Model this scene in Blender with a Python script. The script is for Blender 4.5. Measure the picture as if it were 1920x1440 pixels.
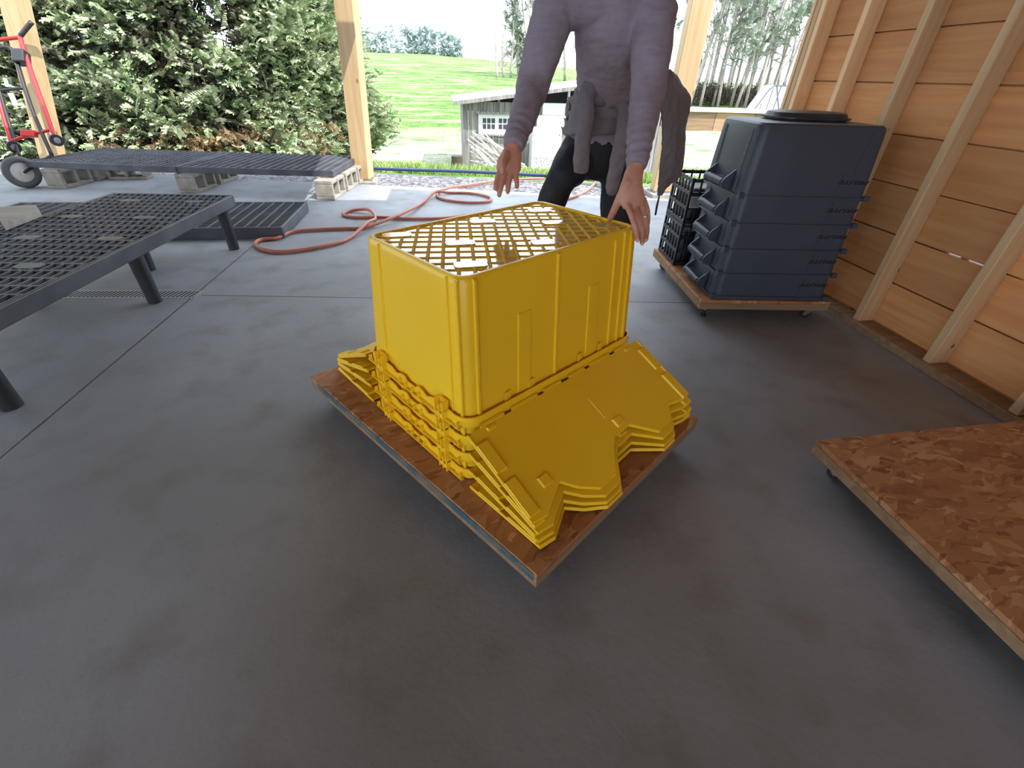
import bpy, bmesh, math, random
import numpy as np
from mathutils import Vector, Matrix
random.seed(7); rng = np.random.default_rng(7)
for o in list(bpy.data.objects): bpy.data.objects.remove(o)
S = bpy.context.scene; COL = S.collection
PI = math.pi
# ------------------------------------------------------------------ camera
FPX = 834.0; CH = 1.15
def _n(a): a = np.array(a, float); return a/np.linalg.norm(a)
_Z = -_n([-42/FPX, -1200/FPX, -1.]); _Y = np.array([-135/FPX, 582/FPX, -1.])
_Y = _n(_Y-_Z*_Y.dot(_Z)); _X = np.cross(_Y, _Z); RC = np.array([_X, _Y, _Z])
cd = bpy.data.cameras.new('camera'); cam = bpy.data.objects.new('camera', cd); COL.objects.link(cam)
cd.sensor_width = 36; cd.lens = FPX/1920*36; cd.clip_start = .02; cd.clip_end = 600
M4 = Matrix([list(RC[i])+[0] for i in range(3)]+[[0, 0, 0, 1]]); M4.translation = (0, 0, CH)
cam.matrix_world = M4; S.camera = cam
# ------------------------------------------------------------------ sky, sun, exposure
S.view_settings.view_transform = 'Standard'; S.view_settings.look = 'None'
S.view_settings.exposure = 0.70; S.view_settings.gamma = 1.0
SKY_STRENGTH = 2.3; SUN_STRENGTH = 4.6
w = bpy.data.worlds.new('sky'); S.world = w; w.use_nodes = True
bg = w.node_tree.nodes['Background']; bg.inputs[0].default_value = (.80, .90, 1.0, 1); bg.inputs[1].default_value = SKY_STRENGTH
sd = bpy.data.lights.new('sun', 'SUN'); sun = bpy.data.objects.new('sun', sd); COL.objects.link(sun)
sd.energy = SUN_STRENGTH; sd.angle = .009; sd.color = (1, .95, .87)
SUNV = Vector((.45, -.42, .79)).normalized()
sun.rotation_euler = SUNV.to_track_quat('Z', 'Y').to_euler(); sun.location = (0, 0, 20)
# ------------------------------------------------------------------ placing helpers
def ray(u, v): return RC@np.array([(u-960)/FPX, (720-v)/FPX, -1.])
def gp(u, v, z=0.):
    d = ray(u, v); return Vector(np.array([0, 0, CH])+d*((z-CH)/d[2]))
def gy(u, v, y):
    d = ray(u, v); return Vector(np.array([0, 0, CH])+d*(y/d[1]))
# ------------------------------------------------------------------ materials
def mat(name, col, rough=.5, var=None, vscale=5., stretch=(1, 1, 1), bump=0., bscale=None, metal=0., spec=.5, detail=6, coat=0., bdist=.01, lo=.35, hi=.65):
    m = bpy.data.materials.new(name); m.use_nodes = True; nt = m.node_tree; N = nt.nodes; L = nt.links
    b = N['Principled BSDF']; b.inputs['Base Color'].default_value = (*col, 1); b.inputs['Roughness'].default_value = rough
    b.inputs['Metallic'].default_value = metal; b.inputs['Specular IOR Level'].default_value = spec; b.inputs['Coat Weight'].default_value = coat
    tc = N.new('ShaderNodeTexCoord'); mp = N.new('ShaderNodeMapping'); mp.inputs['Scale'].default_value = stretch
    L.new(tc.outputs['Object'], mp.inputs[0])
    if var:
        n = N.new('ShaderNodeTexNoise'); n.inputs['Scale'].default_value = vscale; n.inputs['Detail'].default_value = detail
        L.new(mp.outputs[0], n.inputs['Vector'])
        r = N.new('ShaderNodeMapRange'); r.inputs[1].default_value = lo; r.inputs[2].default_value = hi; L.new(n.outputs['Fac'], r.inputs[0])
        x = N.new('ShaderNodeMix'); x.data_type = 'RGBA'; x.inputs[6].default_value = (*col, 1); x.inputs[7].default_value = (*var, 1)
        L.new(r.outputs[0], x.inputs[0]); L.new(x.outputs[2], b.inputs['Base Color'])
    if bump:
        n2 = N.new('ShaderNodeTexNoise'); n2.inputs['Scale'].default_value = bscale or vscale*4; n2.inputs['Detail'].default_value = 5
        L.new(mp.outputs[0], n2.inputs['Vector'])
        bp = N.new('ShaderNodeBump'); bp.inputs['Strength'].default_value = bump; bp.inputs['Distance'].default_value = bdist
        L.new(n2.outputs['Fac'], bp.inputs['Height']); L.new(bp.outputs[0], b.inputs['Normal'])
    return m
def nodes(m): return m.node_tree.nodes, m.node_tree.links, m.node_tree.nodes['Principled BSDF']
def wood(name, c1, c2, axis=0, knots=True, rough=.65, kcol=(.10, .035, .012), kscale=2.2):
    """pine: grain streaks along one axis, a broad board to board change of tone and dark knots"""
    m = bpy.data.materials.new(name); m.use_nodes = True; N, L, b = nodes(m); b.inputs['Roughness'].default_value = rough
    tc = N.new('ShaderNodeTexCoord'); mp = N.new('ShaderNodeMapping'); sc = [16, 16, 16]; sc[axis] = .9; mp.inputs['Scale'].default_value = sc
    L.new(tc.outputs['Object'], mp.inputs[0])
    g = N.new('ShaderNodeTexNoise'); g.inputs['Scale'].default_value = 1.6; g.inputs['Detail'].default_value = 6; g.inputs['Distortion'].default_value = .6; L.new(mp.outputs[0], g.inputs['Vector'])
    r = N.new('ShaderNodeMapRange'); r.inputs[1].default_value = .3; r.inputs[2].default_value = .7; L.new(g.outputs['Fac'], r.inputs[0])
    x = N.new('ShaderNodeMix'); x.data_type = 'RGBA'; x.inputs[6].default_value = (*c1, 1); x.inputs[7].default_value = (*c2, 1); L.new(r.outputs[0], x.inputs[0])
    at = N.new('ShaderNodeAttribute'); at.attribute_name = 'tone'
    hs = N.new('ShaderNodeHueSaturation'); L.new(x.outputs[2], hs.inputs['Color'])
    mr = N.new('ShaderNodeMapRange'); mr.inputs[1].default_value = 0; mr.inputs[2].default_value = 1; mr.inputs[3].default_value = .72; mr.inputs[4].default_value = 1.18
    L.new(at.outputs['Fac'], mr.inputs[0]); L.new(mr.outputs[0], hs.inputs['Value'])
    out = hs.outputs[0]
    if knots:
        mk = N.new('ShaderNodeMapping'); s2 = [1.5, 1.5, 1.5]; s2[axis] = 1.; mk.inputs['Scale'].default_value = s2; L.new(tc.outputs['Object'], mk.inputs[0])
        v = N.new('ShaderNodeTexVoronoi'); v.inputs['Scale'].default_value = kscale; L.new(mk.outputs[0], v.inputs['Vector'])
        k = N.new('ShaderNodeMapRange'); k.inputs[1].default_value = .035; k.inputs[2].default_value = .075; k.inputs[3].default_value = .9; k.inputs[4].default_value = 0; L.new(v.outputs['Distance'], k.inputs[0])
        y = N.new('ShaderNodeMix'); y.data_type = 'RGBA'; L.new(k.outputs[0], y.inputs[0]); L.new(out, y.inputs[6]); y.inputs[7].default_value = (*kcol, 1); out = y.outputs[2]
    L.new(out, b.inputs['Base Color'])
    bp = N.new('ShaderNodeBump'); bp.inputs['Strength'].default_value = .25; bp.inputs['Distance'].default_value = .004; L.new(g.outputs['Fac'], bp.inputs['Height']); L.new(bp.outputs[0], b.inputs['Normal'])
    return m
def osb(name):
    m = bpy.data.materials.new(name); m.use_nodes = True; N, L, b = nodes(m); b.inputs['Roughness'].default_value = .6
    tc = N.new('ShaderNodeTexCoord'); cols = []
    for k, (ang, sc) in enumerate([(.5, (13, 34, 13)), (-.7, (10, 24, 10)), (1.7, (26, 80, 26))]):
        nz = N.new('ShaderNodeTexNoise'); nz.inputs['Scale'].default_value = 9; nz.inputs['Detail'].default_value = 6; L.new(tc.outputs['Object'], nz.inputs['Vector'])
        vm = N.new('ShaderNodeVectorMath'); vm.operation = 'MULTIPLY_ADD'; vm.inputs[1].default_value = (.11, .11, .11); L.new(nz.outputs['Color'], vm.inputs[0]); L.new(tc.outputs['Object'], vm.inputs[2])
        mp = N.new('ShaderNodeMapping'); mp.inputs['Rotation'].default_value = (0, 0, ang); mp.inputs['Scale'].default_value = sc; L.new(vm.outputs[0], mp.inputs[0])
        v = N.new('ShaderNodeTexVoronoi'); v.inputs['Scale'].default_value = 1.; L.new(mp.outputs[0], v.inputs['Vector'])
        sp = N.new('ShaderNodeSeparateColor'); L.new(v.outputs['Color'], sp.inputs[0])
        cr = N.new('ShaderNodeValToRGB'); e = cr.color_ramp.elements
        e[0].position = 0; e[0].color = (.23, .085, .036, 1); e[1].position = 1; e[1].color = (.56, .32, .165, 1)
        q = e.new(.22); q.color = (.36, .155, .068, 1); q = e.new(.8); q.color = (.43, .205, .095, 1)
        L.new(sp.outputs[0], cr.inputs[0]); cols.append((cr.outputs[0], sp.outputs[1]))
    x = N.new('ShaderNodeMix'); x.data_type = 'RGBA'; x.inputs[0].default_value = .5
    gt = N.new('ShaderNodeMath'); gt.operation = 'GREATER_THAN'; gt.inputs[1].default_value = .5; L.new(cols[1][1], gt.inputs[0]); L.new(gt.outputs[0], x.inputs[0])
    L.new(cols[0][0], x.inputs[6]); L.new(cols[1][0], x.inputs[7])
    y = N.new('ShaderNodeMix'); y.data_type = 'RGBA'; gt = N.new('ShaderNodeMath'); gt.operation = 'GREATER_THAN'; gt.inputs[1].default_value = .60; L.new(cols[2][1], gt.inputs[0]); L.new(gt.outputs[0], y.inputs[0])
    L.new(x.outputs[2], y.inputs[6]); L.new(cols[2][0], y.inputs[7]); L.new(y.outputs[2], b.inputs['Base Color'])
    bp = N.new('ShaderNodeBump'); bp.inputs['Strength'].default_value = .3; bp.inputs['Distance'].default_value = .002
    rg = N.new('ShaderNodeRGBToBW'); L.new(y.outputs[2], rg.inputs[0]); L.new(rg.outputs[0], bp.inputs['Height']); L.new(bp.outputs[0], b.inputs['Normal'])
    return m
M = {}
M['yellow'] = mat('yellow_plastic', (1.0, .635, .022), .34, var=(.97, .60, .018), vscale=3, bump=.12, bscale=90, bdist=.001)
M['yellow_matte'] = mat('matte_yellow_plastic', (.90, .56, .03), .75, spec=.2)
M['yellow_gloss'] = mat('glossy_yellow_plastic', (.80, .55, .05), .10, spec=1.0, coat=1.0)
M['blue'] = mat('slate_blue_plastic', (.041, .053, .084), .42, var=(.050, .062, .095), vscale=4, bump=.15, bscale=120, bdist=.001)
M['black'] = mat('black_plastic', (.018, .020, .026), .45, var=(.035, .037, .045), vscale=9, bump=.1, bscale=60, bdist=.002)
M['blacklet'] = mat('black_lettering', (.008, .008, .012), .5)
M['rackgrid'] = mat('skylit_grating_plastic', (.105, .11, .135), .38, var=(.16, .165, .195), vscale=5, bump=.1, bscale=80, bdist=.002)  # paler than the skirt plastic: grazing sky reflection put into the colour
M['rack'] = mat('black_rack_plastic', (.042, .046, .064), .42, var=(.085, .09, .11), vscale=5, bump=.1, bscale=80, bdist=.002)
M['osb'] = osb('oriented_strand_board')
M['board_y'] = wood('pine_board', (.60, .27, .10), (.74, .375, .155), 1, kscale=2.8)
M['stud'] = wood('pine_stud', (.66, .40, .21), (.78, .54, .31), 2, kscale=4.5)
M['post'] = wood('post_timber', (.50, .335, .165), (.61, .44, .25), 2, kcol=(.2, .08, .03))
M['frame_wood'] = wood('dolly_lumber', (.22, .13, .07), (.38, .24, .14), 0, knots=False)
M['blue_paint'] = mat('worn_blue_paint', (.035, .10, .135), .7, var=(.15, .14, .12), vscale=14, lo=.44, hi=.58)
M['steel'] = mat('steel', (.55, .56, .58), .35, metal=1., var=(.35, .36, .38), vscale=20)
M['wheel'] = mat('caster_rubber', (.02, .02, .022), .5)
M['block'] = mat('concrete_block', (.36, .34, .30), .9, var=(.25, .23, .20), vscale=12, bump=.5, bscale=120, bdist=.003)
M['hose'] = mat('orange_rubber', (.50, .17, .11), .45, var=(.40, .13, .085), vscale=12)
M['shirt'] = mat('mauve_knit', (.25, .215, .275), .85, var=(.29, .25, .315), vscale=34, stretch=(.5, .5, 2.4), bump=.25, bscale=9, bdist=.02)
M['jacket'] = mat('grey_jersey', (.17, .155, .18), .9, var=(.20, .182, .21), vscale=40, bump=.4, bscale=22, bdist=.012)
M['pants'] = mat('black_leggings', (.010, .013, .022), .75, var=(.016, .020, .032), vscale=8, bump=.3, bscale=14, bdist=.01)
M['skin'] = mat('skin', (.60, .31, .23), .5, var=(.52, .235, .175), vscale=14, bump=.15, bscale=160, bdist=.0015)
M['nail'] = mat('fingernail', (.75, .50, .44), .3)
M['hair'] = mat('brown_hair', (.07, .035, .02), .55, var=(.12, .06, .03), vscale=40, stretch=(1, 1, .2))
M['shoe'] = mat('dark_shoe', (.02, .02, .025), .6)
M['red'] = mat('red_enamel', (.62, .025, .030), .3)
M['blackpaint'] = mat('black_enamel', (.02, .02, .022), .35)
M['tyre'] = mat('grey_tyre', (.10, .10, .105), .7, bump=.2, bscale=60)
M['hub'] = mat('white_hub', (.62, .60, .56), .45)
M['white'] = mat('white_paint', (.62, .62, .60), .6)
M['bark'] = mat('bark', (.20, .175, .155), .95, var=(.32, .29, .26), vscale=3, stretch=(3, 3, .6), bump=.6, bscale=8, bdist=.05)
M['barkdark'] = mat('dark_spruce_bark', (.06, .045, .035), .95)
M['spruce'] = mat('spruce_needles', (.13, .215, .085), .7, var=(.46, .50, .32), vscale=4, lo=.34, hi=.62)
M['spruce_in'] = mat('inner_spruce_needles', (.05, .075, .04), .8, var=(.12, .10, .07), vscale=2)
M['dry'] = mat('dry_needles', (.33, .22, .12), .8, var=(.45, .33, .20), vscale=6)
M['pine'] = mat('pine_needles', (.14, .19, .13), .8, var=(.27, .31, .23), vscale=1.2)
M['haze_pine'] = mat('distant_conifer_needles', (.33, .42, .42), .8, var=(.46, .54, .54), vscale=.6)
M['greybark'] = mat('weathered_grey_bark', (.30, .27, .25), .95, var=(.42, .39, .36), vscale=2)
M['barn'] = wood('weathered_grey_boards', (.13, .12, .12), (.36, .34, .335), 2, knots=False, rough=.9)
M['dark'] = mat('dark_opening', (.02, .02, .025), .9)
M['hoop'] = mat('dark_hoop_tube', (.12, .11, .13), .5)
M['oldboard'] = wood('pale_weathered_board', (.34, .31, .28), (.50, .47, .44), 0, knots=False, rough=.9)
M['tin'] = mat('roof_metal', (.35, .38, .38), .5, var=(.50, .52, .50), vscale=3)
M['glass'] = mat('dark_window_glass', (.05, .055, .08), .15)
M['grass'] = mat('grass_blades', (.13, .25, .05), .8, var=(.32, .38, .13), vscale=1.5)
M['straw'] = mat('straw', (.70, .62, .50), .9)
M['canvas'] = mat('white_sheeting', (.62, .63, .66), .6)
M['drain'] = mat('galvanised_grate', (.42, .43, .46), .4, metal=.3)
M['pipe'] = mat('dark_blue_pipe', (.03, .05, .14), .4)

# ------------------------------------------------------------------ mesh builder
class MB:
    def __init__(s): s.v = []; s.f = []; s.t = []
    def add(s, vs, fs, tone=.5):
        o = len(s.v); s.v += [tuple(p) for p in vs]; s.f += [tuple(i+o for i in f) for f in fs]; s.t += [tone]*len(vs)
    def box(s, a, b, R=None, o=(0, 0, 0), tone=.5, bev=0.):
        x0, y0, z0 = a; x1, y1, z1 = b
        vs = [(x0, y0, z0), (x1, y0, z0), (x1, y1, z0), (x0, y1, z0), (x0, y0, z1), (x1, y0, z1), (x1, y1, z1), (x0, y1, z1)]
        if R is not None: vs = [R@Vector(p)+Vector(o) for p in vs]
        elif any(o): vs = [Vector(p)+Vector(o) for p in vs]
        s.add(vs, [(0, 3, 2, 1), (4, 5, 6, 7), (0, 1, 5, 4), (1, 2, 6, 5), (2, 3, 7, 6), (3, 0, 4, 7)], tone)
    def beam(s, p, q, w, h, up=(0, 0, 1), tone=.5):
        p = Vector(p); q = Vector(q); d = (q-p).normalized(); up = Vector(up); x = d.cross(up)
        if x.length < 1e-4: x = d.cross(Vector((0, 1, 0)))
        x.normalize(); y = x.cross(d); vs = []
        for c in (p, q):
            for i, j in ((-1, -1), (1, -1), (1, 1), (-1, 1)): vs.append(c+x*i*w/2+y*j*h/2)
        s.add(vs, [(3, 2, 1, 0), (4, 5, 6, 7), (0, 1, 5, 4), (1, 2, 6, 5), (2, 3, 7, 6), (3, 0, 4, 7)], tone)
    def rings(s, rs, cap=True, closed=True, tone=.5):
        n = len(rs[0]); vs = [p for r in rs for p in r]; fs = []
        for i in range(len(rs)-1):
            for j in range(n if closed else n-1):
                k = (j+1) % n; fs.append((i*n+j, i*n+k, (i+1)*n+k, (i+1)*n+j))
        if cap: fs.append(tuple(reversed(range(n)))); fs.append(tuple(range((len(rs)-1)*n, len(rs)*n)))
        s.add(vs, fs, tone)
    def tube(s, pts, r, n=10, rb=None, ref=None, dome=False, sub=0):
        pts = [Vector(p) for p in pts]; rs = list(r) if hasattr(r, '__len__') else [r]*len(pts)
        rbs = list(rb) if rb is not None and hasattr(rb, '__len__') else ([rb]*len(pts) if rb else rs)
        if sub: pts, rs, rbs = smooth(pts, rs, rbs, sub)
        T = []
        for i in range(len(pts)):
            a = pts[max(i-1, 0)]; b = pts[min(i+1, len(pts)-1)]; T.append((b-a).normalized())
        if ref is not None: X = Vector(ref)
        else: X = Vector((0, 0, 1)) if abs(T[0].z) < .9 else Vector((1, 0, 0))
        out = []
        def ring(c, t, ra, rb_, X):
            X = (X-t*X.dot(t)).normalized(); Y = t.cross(X)
            return [c+X*math.cos(2*PI*k/n)*ra+Y*math.sin(2*PI*k/n)*rb_ for k in range(n)], X
        if dome:
            for a in (80, 55, 28):
                ca = math.cos(math.radians(a)); sa = math.sin(math.radians(a))
                q, _ = ring(pts[0]-T[0]*sa*min(rs[0], rbs[0]), T[0], rs[0]*ca, rbs[0]*ca, X); out.append(q)
        for c, t, ra, rb_ in zip(pts, T, rs, rbs):
            if ref is not None: X = Vector(ref)
            q, X = ring(c, t, ra, rb_, X); out.append(q)
        if dome:
            for a in (28, 55, 80):
                ca = math.cos(math.radians(a)); sa = math.sin(math.radians(a))
                q, _ = ring(pts[-1]+T[-1]*sa*min(rs[-1], rbs[-1]), T[-1], rs[-1]*ca, rbs[-1]*ca, X); out.append(q)
        s.rings(out)
    def cyl(s, c, axis, r, h, n=20):
        a = Vector(axis).normalized(); s.tube([Vector(c)-a*h/2, Vector(c)+a*h/2], r, n)
    def prism(s, poly, z0, z1, R=None, tone=.5):
        n = len(poly); vs = [Vector((x, y, z)) for z in (z0, z1) for x, y in poly]
        if R is not None: vs = [R@p for p in vs]
        s.add(vs, [tuple(reversed(range(n))), tuple(range(n, 2*n))]+[(i, (i+1) % n, n+(i+1) % n, n+i) for i in range(n)], tone)
    def build(s, name, m, parent=None, loc=None, smooth_=False, rotz=None):
        me = bpy.data.meshes.new(name); me.from_pydata(s.v, [], s.f); me.update()
        a = me.attributes.new('tone', 'FLOAT', 'POINT'); a.data.foreach_set('value', s.t)
        o = bpy.data.objects.new(name, me); COL.objects.link(o); me.materials.append(m)
        bm = bmesh.new(); bm.from_mesh(me); bmesh.ops.recalc_face_normals(bm, faces=bm.faces); bm.to_mesh(me); bm.free()
        if parent: o.parent = parent
        if loc is not None: o.location = loc
        if rotz is not None: o.rotation_euler.z = rotz
        if smooth_:
            me.shade_smooth(); 
            if smooth_ is not True: me.set_sharp_from_angle(angle=smooth_)
        return o
def smooth(pts, rs, rbs, k):
    P = []; A = []; B = []; n = len(pts)
    for i in range(n-1):
        p0 = pts[max(i-1, 0)]; p1 = pts[i]; p2 = pts[i+1]; p3 = pts[min(i+2, n-1)]
        for j in range(k):
            t = j/k; P.append(.5*((2*p1)+(p2-p0)*t+(2*p0-5*p1+4*p2-p3)*t*t+(-p0+3*p1-3*p2+p3)*t**3))
            u = t*t*(3-2*t); A.append(rs[i]*(1-u)+rs[i+1]*u); B.append(rbs[i]*(1-u)+rbs[i+1]*u)
    P.append(pts[-1]); A.append(rs[-1]); B.append(rbs[-1]); return P, A, B
def thing(name, label, cat, loc=(0, 0, 0), rz=0, group=None):
    o = bpy.data.objects.new(name, None); COL.objects.link(o); o.location = loc; o.rotation_euler = (0, 0, rz)
    o.empty_display_size = .1; return tag(o, label, cat, group)
def tag(o, label, cat, group=None, kind=None):
    o['label'] = label; o['category'] = cat
    if group: o['group'] = group
    if kind: o['kind'] = kind
    return o
def struct(o): o['kind'] = 'structure'; return o
def dup(root, label=None, loc=None, rz=None, group=None):
    r = root.copy(); COL.objects.link(r)
    if loc is not None: r.location = loc
    if rz is not None: r.rotation_euler = (0, 0, rz)
    if label: r['label'] = label
    if group: r['group'] = group
    for ch in list(root.children):
        c = ch.copy(); COL.objects.link(c); c.parent = r
        for g in list(ch.children):
            d = g.copy(); COL.objects.link(d); d.parent = c
    return r
def bevel(o, w, seg=2, ang=.6):
    m = o.modifiers.new('bevel', 'BEVEL'); m.width = w; m.segments = seg; m.limit_method = 'ANGLE'; m.angle_limit = ang; return o
def rrect(l, w, r, n=5):
    out = []
    for cx, cy, a0 in ((l/2-r, w/2-r, 0), (-l/2+r, w/2-r, 90), (-l/2+r, -w/2+r, 180), (l/2-r, -w/2+r, 270)):
        for k in range(n+1):
            a = math.radians(a0+90*k/n); out.append((cx+r*math.cos(a), cy+r*math.sin(a)))
    return out

# ================================================================== SETTING
def slab_y(x): return 5.97-.218*(x+.726)          # back edge of the slab
# floor
fl = MB(); poly = [(-9, -8), (2.6, -8), (2.6, 3.4), (6.5, 3.4), (6.5, slab_y(6.5)), (-9, slab_y(-9))]
fl.prism(poly, -.18, 0.)
m = bpy.data.materials.new('concrete_floor'); m.use_nodes = True; N, L, b = nodes(m)
tc = N.new('ShaderNodeTexCoord')
def noise(N, L, src, sc, det=6, st=None):
    n = N.new('ShaderNodeTexNoise'); n.inputs['Scale'].default_value = sc; n.inputs['Detail'].default_value = det
    if st: mp = N.new('ShaderNodeMapping'); mp.inputs['Scale'].default_value = st; L.new(src, mp.inputs[0]); src = mp.outputs[0]
    L.new(src, n.inputs['Vector']); return n.outputs['Fac']
def rmap(N, L, src, a, b_, c, d):
    r = N.new('ShaderNodeMapRange'); 
    for i, v in enumerate((a, b_, c, d)): r.inputs[i+1].default_value = v
    L.new(src, r.inputs[0]); return r.outputs[0]
def mixc(N, L, fac, A, B):
    x = N.new('ShaderNodeMix'); x.data_type = 'RGBA'
    for s_, i in ((fac, 0), (A, 6), (B, 7)):
        if isinstance(s_, tuple): x.inputs[i].default_value = (*s_, 1)
        elif isinstance(s_, float): x.inputs[i].default_value = s_
        else: L.new(s_, x.inputs[i])
    return x.outputs[2]
def math_(N, L, op, *a):
    x = N.new('ShaderNodeMath'); x.operation = op
    for i, s_ in enumerate(a):
        if isinstance(s_, (int, float)): x.inputs[i].default_value = s_
        else: L.new(s_, x.inputs[i])
    return x.outputs[0]
src = tc.outputs['Object']
c = mixc(N, L, rmap(N, L, noise(N, L, src, 1.1), .35, .68, 0, 1), (.228, .240, .270), (.305, .328, .380))
c = mixc(N, L, rmap(N, L, noise(N, L, src, 5.5, 8), .5, .75, 0, .55), c, (.155, .146, .142))
c = mixc(N, L, rmap(N, L, noise(N, L, src, 60., 3), .66, .76, 0, .4), c, (.17, .16, .155))
sx = N.new('ShaderNodeSeparateXYZ'); L.new(src, sx.inputs[0])
j1 = math_(N, L, 'ABSOLUTE', math_(N, L, 'SUBTRACT', sx.outputs[0], math_(N, L, 'MULTIPLY_ADD', sx.outputs[1], .033, -1.634)))
wob = math_(N, L, 'MULTIPLY', noise(N, L, src, 25.), .006); j1 = math_(N, L, 'ADD', j1, math_(N, L, 'SUBTRACT', wob, .003))
j2 = math_(N, L, 'ABSOLUTE', math_(N, L, 'SUBTRACT', sx.outputs[1], math_(N, L, 'MULTIPLY_ADD', sx.outputs[0], -.105, 2.582)))
j2 = math_(N, L, 'ADD', j2, math_(N, L, 'MULTIPLY', math_(N, L, 'LESS_THAN', sx.outputs[0], -1.5), 9.))
j = math_(N, L, 'MINIMUM', j1, j2)
line = rmap(N, L, j, .003, .0065, 1, 0)
c = mixc(N, L, line, c, (.07, .065, .06)); L.new(c, b.inputs['Base Color'])
L.new(rmap(N, L, noise(N, L, src, 3., 5), .3, .7, .42, .62), b.inputs['Roughness']); b.inputs['Specular IOR Level'].default_value = .5
bp = N.new('ShaderNodeBump'); bp.inputs['Strength'].default_value = .3; bp.inputs['Distance'].default_value = .004
L.new(math_(N, L, 'SUBTRACT', noise(N, L, src, 40.), math_(N, L, 'MULTIPLY', line, 2.)), bp.inputs['Height']); L.new(bp.outputs[0], b.inputs['Normal'])
struct(fl.build('floor', m))

# right wall: horizontal boards on the outside, studs on the inside
BX = 2.40; wb = MB(); z = .05; k = 0; tn = [.35, .8, .45, .75, .95, .6, .4, .55, .9, .3, .7, .5]
ends = [-7.5, -4.0, -1.6, 1.62, 3.28]
while z < 2.7:
    for i in range(4):
        y0, y1 = ends[i], ends[i+1]
        wb.box((BX, y0+.001, z+.004), (BX+.025, y1-.001, z+.222+random.uniform(-.002, .001)), tone=min(1, max(0, tn[(k*3+i*5) % 12]+random.uniform(-.1, .1))))
    for ya, yb in ([(-7.5, 1.46), (1.51, 1.67), (1.755, 1.79), (1.855, 3.28)] if k == 2 else [(-7.5, 3.28)]): wb.box((BX+.0252, ya, z-.02), (BX+.034, yb, z+.03), tone=.2)
    z += .2247; k += 1
wall = struct(wb.build('wall_right', M['board_y']))
def wpart(name, a, b_, mt, lab=None):
    mb = MB(); mb.box(a, b_, tone=random.random()); o = mb.build(name, mt, wall)
    bevel(o, .003, 1)
    return o
wpart('sill_plate', (2.29, -7.5, 0), (2.40, 3.28, .045), M['frame_wood'])
for y in (3.24, 2.88, 2.48, 2.06, 1.60, 1.19, .78, .37, -.04, -.45, -.86, -1.27, -1.68, -2.1, -2.5, -2.9, -3.3, -3.7):
    wpart('wall_stud', (2.305, y-.040, .045), (2.399, y, 2.65), M['stud'])
wpart('wall_stud', (2.305, 3.243, 0), (2.43, 3.285, 2.65), M['stud'])
wpart('corner_trim', (2.30, 3.288, 0), (2.46, 3.315, 2.65), M['stud'])
# roof, unseen; back outline made up, notched to place sun and shade on slab
rm = wood('unseen_roof_boards', (.50, .30, .16), (.60, .38, .22), 0, knots=False)
r_ = MB(); r_.prism([(-8.5, -7.5), (5.5, -7.5), (5.5, 3.42), (.95, 4.30), (.95, 3.72), (.06, 3.72), (-.15, 5.5), (-3.0, 6.1), (-3.2, 5.0), (-8.5, 5.7)], 2.70, 2.80); struct(r_.build('unseen_shade_roof', rm))

# posts
def post(name, foot, head, wd, label, pier=True, rz=-.2):
    t = thing(name, label, 'post', foot)
    d = Vector(head)-Vector(foot); d = d*(3.0/d.z)
    mb = MB(); c_, s_ = math.cos(rz), math.sin(rz); q = [(c_*x-s_*y, s_*x+c_*y) for x, y in ((-wd/2, -wd/2), (wd/2, -wd/2), (wd/2, wd/2), (-wd/2, wd/2))]
    mb.rings([[Vector((x, y, .03)) for x, y in q], [Vector((x, y, 0))+d for x, y in q]]); bevel(mb.build('timber', M['post'], t), .006, 1)
    if pier:
        mb = MB(); w2 = wd/2+.06
        mb.box((-w2, -w2, -.18), (w2, w2, .012)); bevel(mb.build('footing', M['block'], t), .01)
        mb = MB(); mb.box((-wd/2-.012, -wd/2-.012, .012), (wd/2+.012, wd/2+.012, .03)); mb.build('base_plate', M['steel'], t)
    return t
post('timber_post', (-1.02, 6.28, 0), (-.93, 6.28, 1.74), .20, 'square timber roof post between the big spruce and the field, behind the grating bench')
post('timber_post', (2.64, 5.62, 0), (2.66, 5.62, 1.8), .215, 'square timber roof post behind the person, on the slab edge')
post('timber_post', (-4.92, 6.95, 0), (-4.56, 7.05, 1.68), .19, 'leaning square timber post behind the red hand truck')

# ground
def ground_z(x, y):
    d = y-(slab_y(min(max(x, -9), 7))+.9)
    if d < 0: z = -.03
    else:
        D = max(y, .1)
        z = -.03-.1505*min(d, 12.5) if d < 12.5 else None
        if z is None:
            pts = [(12.5, -1.9), (22, -1.9), (34, -1.25), (54, .1), (100, 3.2), (145, 5.2), (150, 5.3), (230, 4.5)]
            t = d; z = pts[-1][1]
            for (a, za), (b_, zb) in zip(pts, pts[1:]):
                if a <= t <= b_: z = za+(zb-za)*(t-a)/(b_-a); break
            s = x/max(y, 1.)
            k = 1-min(max((s+.02)/.5, 0), 1.2)*.75
            if z > 0: z *= k
    return z+.06*math.sin(x*.35+1)*math.sin(y*.21) * (1 if d > 8 else 0)
ys = [slab_y(-9)-2.6+i*.3 for i in range(0, 30)]; y = ys[-1]
ys = [-12, -6, 0, 3, 4]+[4.3+i*.25 for i in range(26)]; y = ys[-1]
while y < 230: y += .4+(y-8)*.05; ys.append(y)
xs = [-160, -120, -90, -70, -55, -44, -36, -30, -25, -21, -18, -15.5, -13.5, -12, -10.5]+[-9+i*.5 for i in range(43)]+[13.5, 15, 17, 19.5, 22, 25, 29, 34, 40, 48, 58, 70, 90, 120, 160, 200]
g = MB(); vs = [(x, y, -.2 if (-8.9 < x < 6.4 and -7 < y < slab_y(x)-.35) else ground_z(x, y)) for y in ys for x in xs]; nx = len(xs)
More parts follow.
